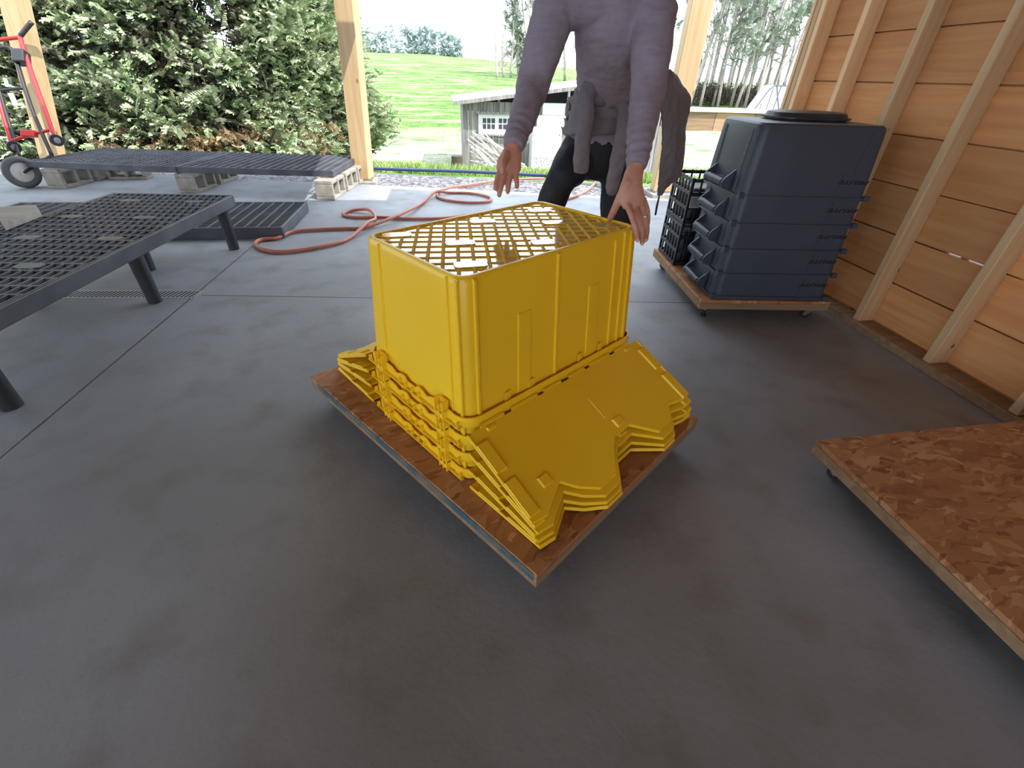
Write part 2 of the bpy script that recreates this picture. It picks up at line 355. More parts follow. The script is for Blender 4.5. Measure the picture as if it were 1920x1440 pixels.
g.add(vs, [(j*nx+i, j*nx+i+1, (j+1)*nx+i+1, (j+1)*nx+i) for j in range(len(ys)-1) for i in range(nx-1)])
m = bpy.data.materials.new('field_ground'); m.use_nodes = True; N, L, b = nodes(m); b.inputs['Roughness'].default_value = .95; b.inputs['Specular IOR Level'].default_value = .1
tc = N.new('ShaderNodeTexCoord'); src = tc.outputs['Object']; sx = N.new('ShaderNodeSeparateXYZ'); L.new(src, sx.inputs[0])
gr = mixc(N, L, rmap(N, L, noise(N, L, src, 1.6, 6), .4, .6, 0, 1), (.075, .165, .035), (.15, .245, .075))
gr = mixc(N, L, rmap(N, L, noise(N, L, src, .22, 9, (1, 3.2, 1)), .46, .62, 0, .85), gr, (.30, .31, .19))
gr = mixc(N, L, rmap(N, L, noise(N, L, src, 7., 4, (1, .5, 1)), .52, .64, 0, .5), gr, (.035, .07, .018))
dd = math_(N, L, 'MULTIPLY_ADD', sx.outputs[0], .218, math_(N, L, 'ADD', sx.outputs[1], math_(N, L, 'MULTIPLY', noise(N, L, src, 1.5, 5), .7)))
dirt = mixc(N, L, rmap(N, L, noise(N, L, src, 9., 6), .4, .6, 0, 1), (.45, .43, .40), (.27, .25, .21))
# pale straw and trampled ground: a belt behind the shed and everything on the right of it
right = rmap(N, L, math_(N, L, 'SUBTRACT', sx.outputs[0], math_(N, L, 'MULTIPLY', sx.outputs[1], .36)), 0., 1.5, 0, 1)
near = rmap(N, L, sx.outputs[1], 38., 46., 1, 0); far0 = rmap(N, L, sx.outputs[1], 11., 13., 0, 1)
belt = math_(N, L, 'MULTIPLY', rmap(N, L, math_(N, L, 'ADD', sx.outputs[1], math_(N, L, 'MULTIPLY', noise(N, L, src, .5), 6.)), 17., 19., 0, 1), rmap(N, L, sx.outputs[1], 25., 31., 1, 0))
pale = math_(N, L, 'MAXIMUM', math_(N, L, 'MULTIPLY', math_(N, L, 'MULTIPLY', right, near), far0), math_(N, L, 'MULTIPLY', belt, .75))
pale = math_(N, L, 'MULTIPLY', pale, rmap(N, L, noise(N, L, src, .9, 8), .40, .54, .12, 1))
gr = mixc(N, L, pale, gr, dirt)
vo = N.new('ShaderNodeTexVoronoi'); vo.inputs['Scale'].default_value = 26; L.new(src, vo.inputs['Vector']); sp = N.new('ShaderNodeSeparateColor'); L.new(vo.outputs['Color'], sp.inputs[0])
gv = mixc(N, L, sp.outputs[0], (.07, .07, .085), (.30, .29, .31))
c = mixc(N, L, rmap(N, L, dd, 7.25, 7.45, 0, 1), gv, gr); L.new(c, b.inputs['Base Color'])
bp = N.new('ShaderNodeBump'); bp.inputs['Strength'].default_value = .6; bp.inputs['Distance'].default_value = .03; L.new(vo.outputs['Distance'], bp.inputs['Height']); L.new(bp.outputs[0], b.inputs['Normal'])
gd = struct(g.build('ground', m, smooth_=True))

# ================================================================== YELLOW TOTES
TA = .627; TU = Vector((math.cos(TA), math.sin(TA), 0)); TV = Vector((-TU.y, TU.x, 0)); TC = Vector((.187, 1.391, 0))
TH = .423; BL0, BW0, BL1, BW1 = .780, .520, .742, .458   # body at rim, body at top (the tote is upside down)
def body_pt(s, side, z):
    """point on the body's outer face: side 'F','B' long faces, 'L','R' short ones"""
    f_ = z/TH; l = BL0+(BL1-BL0)*f_; w_ = BW0+(BW1-BW0)*f_
    return {'F': Vector((s*l/BL0, -w_/2, z)), 'B': Vector((s*l/BL0, w_/2, z)), 'L': Vector((-l/2, s*w_/BW0, z)), 'R': Vector((l/2, s*w_/BW0, z))}[side]
NRM = {'F': Vector((0, -1, 0)), 'B': Vector((0, 1, 0)), 'L': Vector((-1, 0, 0)), 'R': Vector((1, 0, 0))}
def rib(par, side, s0, s1, z0, z1, d=.006, ch=.003):
    mb = MB()
    n = NRM[side]; rs = []
    for z_, e in ((z0, 0), (z1-ch, 0), (z1, d)):
        a = body_pt(s0, side, z_); b_ = body_pt(s1, side, z_); t = (b_-a).normalized()
        dd_ = d-e*.98
        rs.append([a-n*.002, a+t*ch*.5+n*dd_*.8, a+t*ch*1.3+n*dd_, b_-t*ch*1.3+n*dd_, b_-t*ch*.5+n*dd_*.8, b_-n*.002])
    mb.rings(rs); mb.build('side_rib', M['yellow'], par)
def make_yellow():
    t = thing('yellow_tote', '', 'tote')
    # body
    mb = MB(); rs = []
    for z_ in (0.0, .1, .2, .3, TH-.02, TH-.006, TH):
        f_ = z_/TH; ins = 0 if z_ < TH-.019 else (.002 if z_ < TH-.001 else .007)
        rs.append([Vector((x, y, z_)) for x, y in rrect(BL0+(BL1-BL0)*f_-2*ins, BW0+(BW1-BW0)*f_-2*ins, .040, 7)])
    n = len(rs[0]); th = .0025
    top = [Vector((x, y, TH-.0005)) for x, y in rrect(BL1-.030, BW1-.030, .032, 7)]
    rec = [Vector((x, y, TH-.006)) for x, y in rrect(BL1-.036, BW1-.036, .030, 7)]
    mb.rings(rs+[top, rec], cap=False)
    inn = [[Vector((x, y, z_)) for x, y in rrect(BL0+(BL1-BL0)*z_/TH-2*th, BW0+(BW1-BW0)*z_/TH-2*th, .038, 7)] for z_ in (TH-.012, .2, 0.)]
    mb.rings(inn, cap=False); mb.add([(x, y, TH-.012) for x, y in rrect(BL1-2*th, BW1-2*th, .038, 7)], [tuple(range(n))]); mb.rings([inn[-1], rs[0]], cap=False)
    bo = mb.build('body', M['yellow'], t, smooth_=.6)
    for sd_ in 'FB':
        for s0, s1, z1 in ((-.352, -.338, TH-.006), (.338, .352, TH-.006), (-.036, -.022, TH-.006), (-.195, -.140, .285), (.125, .180, .285), (.250, .258, TH-.02), (.300, .312, TH-.006)):
            rib(bo, sd_, s0, s1, .03, z1, .006 if s1-s0 < .03 else .004)
    for sd_ in 'LR':
        for s0, s1, z1 in ((-.205, -.197, TH-.006), (.155, .164, TH-.006)): rib(bo, sd_, s0, s1, .03, z1, .005)
        rib(bo, sd_, -.246, -.236, .03, TH-.004, .003)
    # bottom panel with diagonal lattice
    mb = MB(); a_, b2 = BL1/2-.018, BW1/2-.018; zp = TH-.006
    mb.add([(x, y, zp) for x, y in rrect(2*a_, 2*b2, .028, 6)], [tuple(range(28))])
    mb.build('base_panel', M['yellow_gloss'], bo)
    mb = MB(); sp_ = .0385
    def clip(c0, d):
        lo_, hi_ = -9, 9
        for k, h in ((0, a_), (1, b2)):
            x1, x2 = (-h-c0[k])/d[k], (h-c0[k])/d[k]; lo_ = max(lo_, min(x1, x2)); hi_ = min(hi_, max(x1, x2))
        return lo_, hi_
    for ang, spc, wd, hh in ((math.radians(-36), .0460, .0055, .0028), (math.radians(53), .040, .0052, .0030)):
        d = (math.cos(ang), math.sin(ang)); nn = (-d[1], d[0])
        for i in range(-20, 21):
            c0 = (nn[0]*i*spc, nn[1]*i*spc); lo_, hi_ = clip(c0, d)
            if hi_-lo_ > .02:
                p = Vector((c0[0]+d[0]*lo_, c0[1]+d[1]*lo_, zp)); q = Vector((c0[0]+d[0]*hi_, c0[1]+d[1]*hi_, zp))
                mb.tube([p, q], hh, 8, rb=wd, ref=(0, 0, 1))
    mb.build('lattice', M['yellow_matte'], bo)
    for x, y in ((-.29, .176), (-.19, .001), (-.278, -.154), (.007, -.147), (.008, .135), (.265, .12), (.19, -.02), (.30, -.15)):
        ca, sa = math.cos(-.5), math.sin(-.5)
        mb = MB(); mb.prism([(x+px_*ca-py_*sa, y+px_*sa+py_*ca) for px_, py_ in rrect(.085, .042, .012, 4)], zp, zp+.0035); mb.build('moulded_pad', M['yellow_gloss'], bo)
    # rim skirt
    RL, RW, RH = .805, .546, .036
    mb = MB(); outer = rrect(RL, RW, .055, 7); inner = rrect(RL-.006, RW-.006, .052, 7); low = rrect(RL-.014, RW-.014, .05, 7)
    def ring_at(p, z_, wavy=0):
        out = []
        for x, y in p: out.append(Vector((x, y, z_)))
        return out
    def dense(p, zf):
        out = []; n_ = len(p)
        for i in range(n_):
            a = Vector(p[i]); b_ = Vector(p[(i+1) % n_]); k_ = max(1, int((b_-a).length/.012))
            for j_ in range(k_): q = a.lerp(b_, j_/k_); out.append(Vector((q.x, q.y, zf(q.x, q.y))))
        return out
    def ztop(x, y):
        if abs(abs(x)-RL/2) < .006 and abs(y) < RW/2-.06:      # short sides: wavy skirt between the clips
            w_ = abs(y)
            return RH-.013*(1 if w_ < .035 else (0 if w_ > .13 else 0))-(.013*max(0, 1-abs(w_-.085)/.03))+.002
        return RH
    def zlow(x, y):
        if abs(abs(x)-RL/2) < .009 and abs(y) < RW/2-.06: return .004+.009*math.cos(y*26)
        return 0.0
    o1 = dense(outer, ztop); o0 = dense(outer, zlow)
    sh = lambda ps, k_: [Vector((p.x*(1-k_/(RL/2)), p.y*(1-k_/(RW/2)), p.z)) for p in ps]
    mb.rings([o0, o1, sh(o1, .004), sh(o0, .004)], cap=False)
    # web joining the skirt to the body
    web0 = [Vector((x, y, .012)) for x, y in rrect(RL-.004, RW-.004, .053, 7)]; web1 = [Vector((x, y, .012)) for x, y in rrect(BL0-.004, BW0-.004, .04, 7)]
    mb.rings([web0, web1], cap=False)
    rim = mb.build('rim', M['yellow'], t, smooth_=.6)
    # clip columns on the short sides
    for sx_ in (-1, 1):
        for y in (-.165, .165):
            mb = MB(); x0 = sx_*(RL/2-.006)
            for yy in (-.018, .018): mb.box((min(x0, x0+sx_*.022), y+yy-.002, -.004), (max(x0, x0+sx_*.022), y+yy+.002, .064))
            mb.box((min(x0+sx_*.016, x0+sx_*.020), y-.018, .004), (max(x0+sx_*.016, x0+sx_*.020), y+.018, .020))
            mb.box((x0-.003, y-.018, -.004), (x0+.003, y+.018, .062))
            mb.box((min(x0, x0+sx_*.022), y-.002, -.004), (max(x0, x0+sx_*.022), y+.002, .050))
            mb.box((min(x0, x0+sx_*.018), y-.02, .030), (max(x0, x0+sx_*.018), y+.02, .034)); mb.build('clip_column', M['yellow'], rim)
        mb = MB()
        for y in (-.05, -.015, .02, .055, .24, -.24): 
            x0 = sx_*RL/2; mb.box((min(x0, x0+sx_*.010), y-.002, .004), (max(x0, x0+sx_*.010), y+.002, .024))
        mb.box((min(x0, x0+sx_*.010), -.25, .002), (max(x0, x0+sx_*.010), .25, .006)); mb.build('stiffening_web', M['yellow'], rim)
    # hinge strips, small upright tabs
    for sy_ in (-1, 1):
        mb = MB(); y0 = sy_*(RW/2)
        for s0, s1 in ((-.36, -.27), (-.24, -.13), (-.10, -.02), (.02, .10), (.13, .24), (.27, .36)):
            mb.tube([(s0, y0+sy_*.006, .004), (s1, y0+sy_*.006, .004)], .0065, 10)
            mb.box((s0, min(y0-.002, y0+sy_*.006), -.004), (s1, max(y0-.002, y0+sy_*.006), .012))
        mb.build('hinge', M['yellow'], rim)
        for s in (-.24, -.14, .09, .20):
            mb = MB(); mb.box((s-.010, sy_*(RW/2-.010)-.0015, .010), (s+.010, sy_*(RW/2-.010)+.0015, .062)); mb.box((s+.008, sy_*(RW/2-.024)-.002, .010), (s+.011, sy_*(RW/2-.010)+.002, .062)); mb.build('upright_tab', M['yellow'], rim)
    return t
ZIG = [(-.408, .0), (-.408, .285), (-.355, .292), (-.262, .243), (-.225, .285), (-.167, .325), (-.09, .322), (-.032, .262), (.005, .236), (.086, .232), (.17, .308), (.244, .304), (.296, .256), (.356, .270), (.408, .272), (.408, .0)]
def lid(parent, sy_, drop, tiplen=1.0):
    """one half of the hinged lid, hanging outwards; drop = angle below level"""
    y0 = sy_*(.546/2+.012)
    R = Matrix.Rotation(-drop*sy_, 3, 'X') if True else None
    def tr(s, t_, h):
        p = Vector((s*sy_*-1 if False else s, sy_*t_, h)); p = Matrix.Rotation(-sy_*drop, 3, 'X')@p; return p+Vector((0, y0, .004))
    Z = ZIG if sy_ < 0 else [(-s, t_) for s, t_ in reversed(ZIG)]
    mb = MB(); n = len(Z)
    vs = [tr(s, t_, h) for h in (-.0015, .0015) for s, t_ in Z]
    mb.add(vs, [tuple(reversed(range(n))), tuple(range(n, 2*n))]+[(i, (i+1) % n, n+(i+1) % n, n+i) for i in range(n)])
    # turned-down lip along the free edge
    for (s0, t0), (s1, t1) in zip(Z, Z[1:]):
        a0, a1 = tr(s0, t0, .0012), tr(s1, t1, .0012); b0, b1 = tr(s0, t0+.004, -.009), tr(s1, t1+.004, -.009)
        c0, c1 = tr(s0*.995, t0-.003, -.009), tr(s1*.995, t1-.003, -.009); d0, d1 = tr(s0*.995, t0-.003, 0), tr(s1*.995, t1-.003, 0)
        mb.add([a0, a1, b1, b0, c0, c1, d0, d1], [(0, 1, 2, 3), (3, 2, 5, 4), (4, 5, 7, 6), (6, 7, 1, 0)])
    for e in (-1, 1): mb.tube([tr(e*.4075, .004, .001), tr(e*.4075, .270, .001)], .0042, 8, dome=True)
    ld = mb.build('lid', M['yellow'], parent)
    def pbox(nm, s0, s1, t0, t1, h0, h1, tp=.004):
        vs = [tr(s0, t0, h0), tr(s1, t0, h0), tr(s1, t1, h0), tr(s0, t1, h0), tr(s0+tp, t0+tp, h1), tr(s1-tp, t0+tp, h1), tr(s1-tp, t1-tp, h1), tr(s0+tp, t1-tp, h1)]
        mb = MB(); mb.add(vs, [(0, 3, 2, 1), (4, 5, 6, 7), (0, 1, 5, 4), (1, 2, 6, 5), (2, 3, 7, 6), (3, 0, 4, 7)]); mb.build(nm, M['yellow'], ld)
    for e in (-1, 1):
        for t0, t1 in ((.035, .135), (.160, .275)):
            s_a, s_b = sorted((e*.368, e*.4115)); pbox('lid_flange', s_a, s_b, t0, t1, -.001, .0085, .0045)
        s_a, s_b = sorted((e*.315, e*.350)); pbox('hinge_stop', s_a, s_b, .004, .020, 0, .006)
    k_ = 1 if sy_ < 0 else -1
    for s, t_ in ((-.300, .235), (.055, .222)):
        s_a, s_b = sorted((k_*(s-.020), k_*(s+.020))); pbox('lid_catch', s_a, s_b, t_-.035, t_, 0, .007)
    pbox('moulding_line', *sorted((k_*.02, k_*.0225)), .09, .175, .0010, .0028, .0008)
    return ld
ylab = ['topmost upside-down yellow lidded tote, full body and lattice base showing, hand on its corner',
        'second yellow tote from the top, only its rim showing under the tall one',
        'third yellow tote from the top, rim and lid showing above the lowest one',
        'lowest yellow tote of the stack, its rim resting on the wooden dolly']
y0t = make_yellow(); PITCH = .066; ZB = .135
for i in range(4):                 # i = 0 is the top tote
    o = y0t if i == 0 else dup(y0t)
    o.location = TC+Vector((0, 0, ZB+PITCH*(3-i)+.0)); o.rotation_euler = (0, 0, TA+[0, .004, -.003, .002][i])
    tag(o, ylab[i], 'tote', 'nested yellow totes')
YT = [o for o in COL.objects if o.name.startswith('yellow_tote')]
for i, o in enumerate([y0t]+[q for q in YT if q is not y0t]):
    zt = ZB+PITCH*(3-i)+.004; tip = ZB+.010+.022*(3-i)
    dr = math.asin(min(.95, max(.0, (zt-tip)/.29)))
    if i == 3: dr = -.02
    lid(o, -1, dr); lid(o, 1, dr*1.0)

# ================================================================== DOLLIES
def caster(parent, loc, rz=0., r=.032, top=.085):
    t = MB(); c_ = Vector(loc)
    R = Matrix.Rotation(rz, 3, 'Z')
    t.box((-.03, -.022, top-.004), (.03, .022, top), R, c_); t.tube([c_+Vector((0, 0, top-.018)), c_+Vector((0, 0, top-.004))], .014, 12)
    for s in (-1, 1):
        p = [(-.016, s*.016, top-.018), (.016, s*.016, top-.018), (.028, s*.016, r-.006), (.012, s*.016, r-.008)]
        vs = [R@Vector((x, y+k_*.0025, z_))+c_ for k_ in (-1, 1) for x, y, z_ in p]
        t.add(vs, [(0, 1, 2, 3), (7, 6, 5, 4), (0, 4, 5, 1), (1, 5, 6, 2), (2, 6, 7, 3), (3, 7, 4, 0)])
    t.box((-.016, -.018, top-.022), (.016, .018, top-.018), R, c_)
    f_ = t.build('caster', M['steel'], parent)
    w_ = MB(); ax = R@Vector((0, 1, 0)); cc = R@Vector((.020, 0, 0))+c_+Vector((0, 0, r))
    w_.tube([cc-ax*.012, cc-ax*.009, cc+ax*.009, cc+ax*.012], [r*.88, r, r, r*.88], 22); w_.build('wheel', M['wheel'], f_, smooth_=.7)
def dolly(loc, rz, Lx, Ly, label, zt=.13, paint=None, th=.018, fr=.036):
    t = thing('wooden_dolly', label, 'dolly', loc, rz)
    mb = MB(); mb.box((-Lx/2, -Ly/2, zt-th), (Lx/2, Ly/2, zt)); bevel(mb.build('deck', M['osb'], t), .002, 1)
    for k_, (a, b_) in enumerate((((-Lx/2, -Ly/2), (Lx/2, -Ly/2+.038)), ((-Lx/2, Ly/2-.038), (Lx/2, Ly/2)), ((-Lx/2, -Ly/2+.039), (-Lx/2+.038, Ly/2-.039)), ((Lx/2-.038, -Ly/2+.039), (Lx/2, Ly/2-.039)))):
        mb = MB(); mb.box((*a, zt-th-fr), (*b_, zt-th-.0003)); o = mb.build('frame_board', M['frame_wood'], t)
    if paint:
        mb = MB(); mb.box(*paint); mb.build('painted_edge', M['blue_paint'], t)
    top = zt-th-fr-.0005
    for i, (sx_, sy_) in enumerate(((-1, -1), (1, -1), (1, 1), (-1, 1))):
        caster(t, (sx_*(Lx/2-.06), sy_*(Ly/2-.05), 0), [.8, 2.2, 4.0, 5.5][i], r=min(.032, top*.38), top=top)
    return t
DA = math.radians(38.2); dc = Vector((.151, 1.376, 0))
dolly(dc, DA, .90, 1.22, 'wooden dolly with a blue-painted edge under the yellow totes', paint=((-.452, -.60, .098), (-.4505, .55, .126)))
# big empty dolly on the right
dolly((1.25+.62, .41, 0), math.radians(1.5), 1.22, 1.24, 'empty square strand board dolly at the right edge of the floor', zt=.13)
dolly((1.83, 2.60, 0), math.radians(-6), .76, .92, 'low wooden dolly under the dark blue totes by the stud wall', zt=.13)

# ================================================================== BLUE TOTES
def text_mesh(s, size, ext, shear=.25):
    cu = bpy.data.curves.new('t', 'FONT'); cu.body = s; cu.size = size; cu.extrude = ext; cu.shear = shear; cu.offset = size*.028; cu.align_x = 'CENTER'; cu.align_y = 'CENTER'
    o = bpy.data.objects.new('t', cu); COL.objects.link(o); dg = bpy.context.evaluated_depsgraph_get()
    me = bpy.data.meshes.new_from_object(o.evaluated_get(dg)); bpy.data.objects.remove(o); return me
def make_blue(label):
    t = thing('blue_tote', label, 'tote')
    H_, l0, w0, l1, w1 = .318, .665, .455, .635, .425
    mb = MB(); rs = []
    for z_, ins in ((.0, 0), (.1, 0), (.2, 0), (H_-.025, 0), (H_-.008, .003), (H_, .012)):
        f_ = z_/H_; rs.append([Vector((x, y, z_)) for x, y in rrect(l0+(l1-l0)*f_-2*ins, w0+(w1-w0)*f_-2*ins, .045, 7)])
    n = len(rs[0]); mb.rings(rs, cap=False); mb.add(rs[-1], [tuple(range(n))])
    inn = [[Vector((x, y, z_)) for x, y in rrect(l0+(l1-l0)*z_/H_-.006, w0+(w1-w0)*z_/H_-.006, .043, 7)] for z_ in (0, H_-.01)]
    mb.rings([rs[0]]+inn, cap=False); mb.add(inn[-1], [tuple(reversed(range(n)))])
    bo = mb.build('body', M['blue'], t, smooth_=.5)
    mb = MB()                                   # rim skirt
    mb.rings([[Vector((x, y, z_)) for x, y in rrect(a, b_, .05, 7)] for a, b_, z_ in ((l0-.002, w0-.002, .004), (l0+.018, w0+.018, .004), (l0+.020, w0+.020, -.012), (l0+.014, w0+.014, -.012), (l0+.010, w0+.010, .000))], cap=False)
    mb.box((-l0/2-.010, -w0/2-.012, -.012), (-l0/2+.02, -w0/2+.01, .016)); mb.box((l0/2-.02, -w0/2-.012, -.012), (l0/2+.010, -w0/2+.01, .012))
    mb.build('rim', M['blue'], t, smooth_=.5)
    for sx_ in (-1, 1):                         # scoop handles on the short ends
        mb = MB(); x0 = sx_*l0/2
        mb.tube([(x0+sx_*.040, -.10, .040), (x0+sx_*.040, .10, .040)], .020, 16)
        mb.box((min(x0-sx_*.004, x0+sx_*.045), -.10, .050), (max(x0-sx_*.004, x0+sx_*.045), .10, .058))
        for s in (-1, 1):
            p = [(x0-sx_*.006, 0), (x0+sx_*.050, .015), (x0+sx_*.058, .040), (x0+sx_*.045, .062), (x0-sx_*.004, .105)]
            vs = [Vector((x, s*.112+k_*.004, z_)) for k_ in (-1, 1) for x, z_ in p]
            mb.add(vs, [(4, 3, 2, 1, 0), (5, 6, 7, 8, 9)]+[(i, (i+1) % 5, 5+(i+1) % 5, 5+i) for i in range(5)])
        for k_ in range(9):
            y = -.09+k_*.0225; mb.tube([(x0+sx_*.040, y-.002, .040), (x0+sx_*.040, y+.002, .040)], .0215, 16)
        mb.build('handle', M['blue'], t, smooth_=.6)
    for sx_ in (-1, 1):
        for y0 in (-.155, .125): mb = MB(); mb.rings([[Vector((sx_*(l/2-.002), y0, z_)), Vector((sx_*(l/2+.005), y0+.004, z_)), Vector((sx_*(l/2+.005), y0+.026, z_)), Vector((sx_*(l/2-.002), y0+.03, z_))] for l, z_ in ((l0, .01), (l1, H_-.03))]); mb.build('side_rib', M['blue'], bo)
    for s, z0, z1 in ((.20, .12, .30), (.155, .012, .115)):
        mb = MB(); mb.rings([[Vector((s-.001+z_*.12, -(w0+(w1-w0)*z_/H_)/2+.001, z_)), Vector((s+z_*.12, -(w0+(w1-w0)*z_/H_)/2-.0025, z_)), Vector((s+.0025+z_*.12, -(w0+(w1-w0)*z_/H_)/2+.001, z_))] for z_ in (z0, z1)]); mb.build('raised_line', M['blue'], bo)
    me = text_mesh('BRUTE', .036, .0008)
    o = bpy.data.objects.new('lettering', me); COL.objects.link(o); me.materials.append(M['blacklet']); o.parent = t
    tilt = math.atan((w0-w1)/2/H_)
    # upside down, as the tote is: rotate half a turn in the face plane
    o.matrix_local = Matrix.Translation((.238, -(w0/2-.075*math.tan(tilt))-.0012, .075))@Matrix.Rotation(PI/2-tilt, 4, 'X')@Matrix.Rotation(PI, 4, 'Z')@Matrix.Diagonal((1.45, .72, 1, 1))
    return t
bl = ['topmost dark blue tote of the stack, its whole upturned body showing', 'second dark blue tote from the top of the stack', 'middle one of the five nested dark blue totes', 'fourth dark blue tote from the top, just above the lowest', 'lowest dark blue tote, resting on the small dolly']
b0 = make_blue(bl[0])
for i in range(5):
    o = b0 if i == 0 else dup(b0); f_ = (4-i)/4
    o.location = (1.83-.017*f_, 2.165+.2275+.01*f_, .144+.1345*(4-i)); o.rotation_euler = (0, 0, math.radians(-6+1.0*f_)); tag(o, bl[i], 'tote', 'nested dark blue totes')
# dark lid lying on top
t = thing('tote_lid', 'dark rounded tote lid lying on top of the blue totes', 'lid', (1.875, 2.475, 1.0008), math.radians(-6))
mb = MB(); mb.rings([[Vector((x, y, z_)) for x, y in rrect(a, b_, .09, 8)] for a, b_, z_ in ((.38, .24, 0), (.385, .245, .012), (.37, .23, .034), (.31, .18, .040))]); mb.build('panel', M['black'], t, smooth_=.5)
mb = MB(); mb.rings([[Vector((x, y, z_)) for x, y in rrect(a, b_, .09, 8)] for a, b_, z_ in ((.39, .25, .006), (.405, .265, .008), (.405, .265, .016), (.385, .245, .018))], cap=False); mb.build('edge', M['black'], t, smooth_=.5)
# black crates behind
def crate(loc, rz, label):
    t = thing('black_crate', label, 'crate', loc, rz, 'black crates behind the blue totes')
    mb = MB(); Lx, Ly, H_ = .40, .33, .268
    for z_ in (0., .085, .17, .245):
        for a, b_ in (((-Lx/2, -Ly/2), (Lx/2, -Ly/2+.008)), ((-Lx/2, Ly/2-.008), (Lx/2, Ly/2)), ((-Lx/2, -Ly/2), (-Lx/2+.008, Ly/2)), ((Lx/2-.008, -Ly/2), (Lx/2, Ly/2))): mb.box((*a, z_), (*b_, z_+.02))
    for k_ in range(8):
        x = -Lx/2+.005+k_*(Lx-.01)/7; w_ = .010 if k_ not in (0, 7) else .022
        for y in (-Ly/2, Ly/2-.008): mb.box((max(-Lx/2, x-w_/2), y, 0), (min(Lx/2, x+w_/2), y+.008, H_))
    for k_ in range(7):
        y = -Ly/2+.005+k_*(Ly-.01)/6; w_ = .010 if k_ not in (0, 6) else .022
        for x in (-Lx/2, Lx/2-.008): mb.box((x, max(-Ly/2, y-w_/2), 0), (x+.008, min(Ly/2, y+w_/2), H_))
    for k_ in range(6): mb.box((-Lx/2, -Ly/2+.03+k_*.052, 0), (Lx/2, -Ly/2+.04+k_*.052, .006))
    mb.build('basket', M['black'], t)
    mb = MB(); mb.box((-Lx/2+.03, -Ly/2+.03, .008), (Lx/2-.03, Ly/2-.03, H_-.06)); bevel(mb.build('packed_contents', M['black'], t), .02)
    mb = MB(); mb.box((-Lx/2+.012, -Ly/2-.002, .10), (-Lx/2+.10, -Ly/2, .165))
    for k_ in range(4): mb.box((-Lx/2+.11+k_*.012, -Ly/2-.002, .19), (-Lx/2+.116+k_*.012, -Ly/2, .22))
    return t
cr = crate((1.70, 2.885, .1315), math.radians(-6), 'lower black slatted crate behind the blue totes on the small dolly'); c2 = dup(cr, 'upper black slatted crate behind the blue totes with a pale label', (1.70, 2.885, .4005))
mb = MB(); mb.box((-.185, -.168, .10), (-.125, -.1655, .165)); o = mb.build('label_sticker', M['white'], c2)
mb = MB()
for k_ in range(6): mb.box((-.18+k_*.009, -.1684, .105), (-.176+k_*.009, -.1681, .160))
mb.build('bar_mark', M['blacklet'], o)

# ================================================================== DARK RACKS
def rack(name, label, cat, loc, rz, Lx, Ly, zt, skirt, bx=.088, cy=.045, legs=(), pads=True, group=None, axis='x', seed=1, stag=1, dp=.024):
    """grid-topped dark plastic rack; bars run along x (or y), short staggered cross bars between"""
    t = thing(name, label, cat, loc, rz, group); rr = random.Random(seed)
    A, B_ = (Lx, Ly) if axis == 'x' else (Ly, Lx)
    def P(a, b_, c0, a2, b2, c2, mb):
        if axis == 'x': mb.box((a-Lx/2, b_-Ly/2, c0), (a2-Lx/2, b2-Ly/2, c2))
        else: mb.box((b_-Lx/2, a-Ly/2, c0), (b2-Lx/2, a2-Ly/2, c2))
    mb = MB(); e = .022
    nb = int((B_-2*e)/bx); bx = (B_-2*e)/nb
    for i in range(1, nb): P(e, e+i*bx-.0042, zt-dp, A-e, e+i*bx+.0042, zt-.001, mb)
    for i in range(nb):
        off = (i % 2)*.5*cy*stag; x = e+off
        while x < A-e:
            P(x-.0035, e+i*bx, zt-dp+.002, x+.0035, e+(i+1)*bx, zt-.0015-(.004 if not stag else 0), mb); x += cy
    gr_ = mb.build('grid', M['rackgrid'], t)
    mb = MB()
    mb.box((-Lx/2, -Ly/2, zt-skirt), (Lx/2, -Ly/2+e, zt)); mb.box((-Lx/2, Ly/2-e, zt-skirt), (Lx/2, Ly/2, zt))
    mb.box((-Lx/2, -Ly/2+e, zt-skirt), (-Lx/2+e, Ly/2-e, zt)); mb.box((Lx/2-e, -Ly/2+e, zt-skirt), (Lx/2, Ly/2-e, zt))
    bevel(mb.build('skirt', M['rack'], t), .005)
    if pads:
        nx_, ny_ = max(2, int(Lx/.35)), max(2, int(Ly/.42))
        for i in range(nx_):
            for j_ in range(ny_):
                x = -Lx/2+Lx*(i+.5)/nx_+(.04 if j_ % 2 else -.04); y = -Ly/2+Ly*(j_+.5)/ny_
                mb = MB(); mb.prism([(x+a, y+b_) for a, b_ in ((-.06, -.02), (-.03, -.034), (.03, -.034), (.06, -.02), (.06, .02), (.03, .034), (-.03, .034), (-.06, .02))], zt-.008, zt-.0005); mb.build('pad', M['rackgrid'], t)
    for x, y, dx, dy in legs:
        mb = MB(); mb.tube([(x, y, zt-.03), (x+dx, y+dy, .0)], [.042, .036], 18); mb.build('leg', M['black'], t, smooth_=.8)
    return t
TR = math.radians(-4.6)
RT = Matrix.Rotation(TR, 3, 'Z'); tcn = Vector((-1.545, 3.70, 0))+RT@Vector((-.42, -1.26, 0))
t = rack('rack_table', 'long black grating rack table on round legs at the left', 'rack', tcn, TR, .84, 2.52, .37, .075, legs=[(.35, 1.17, 0, 0), (.33, .21, 0, 0), (.36, -.79, 0, 0), (-.34, 1.17, 0, 0), (-.34, .21, 0, 0), (-.34, -.79, 0, 0), (0, .72, 0, 0)])
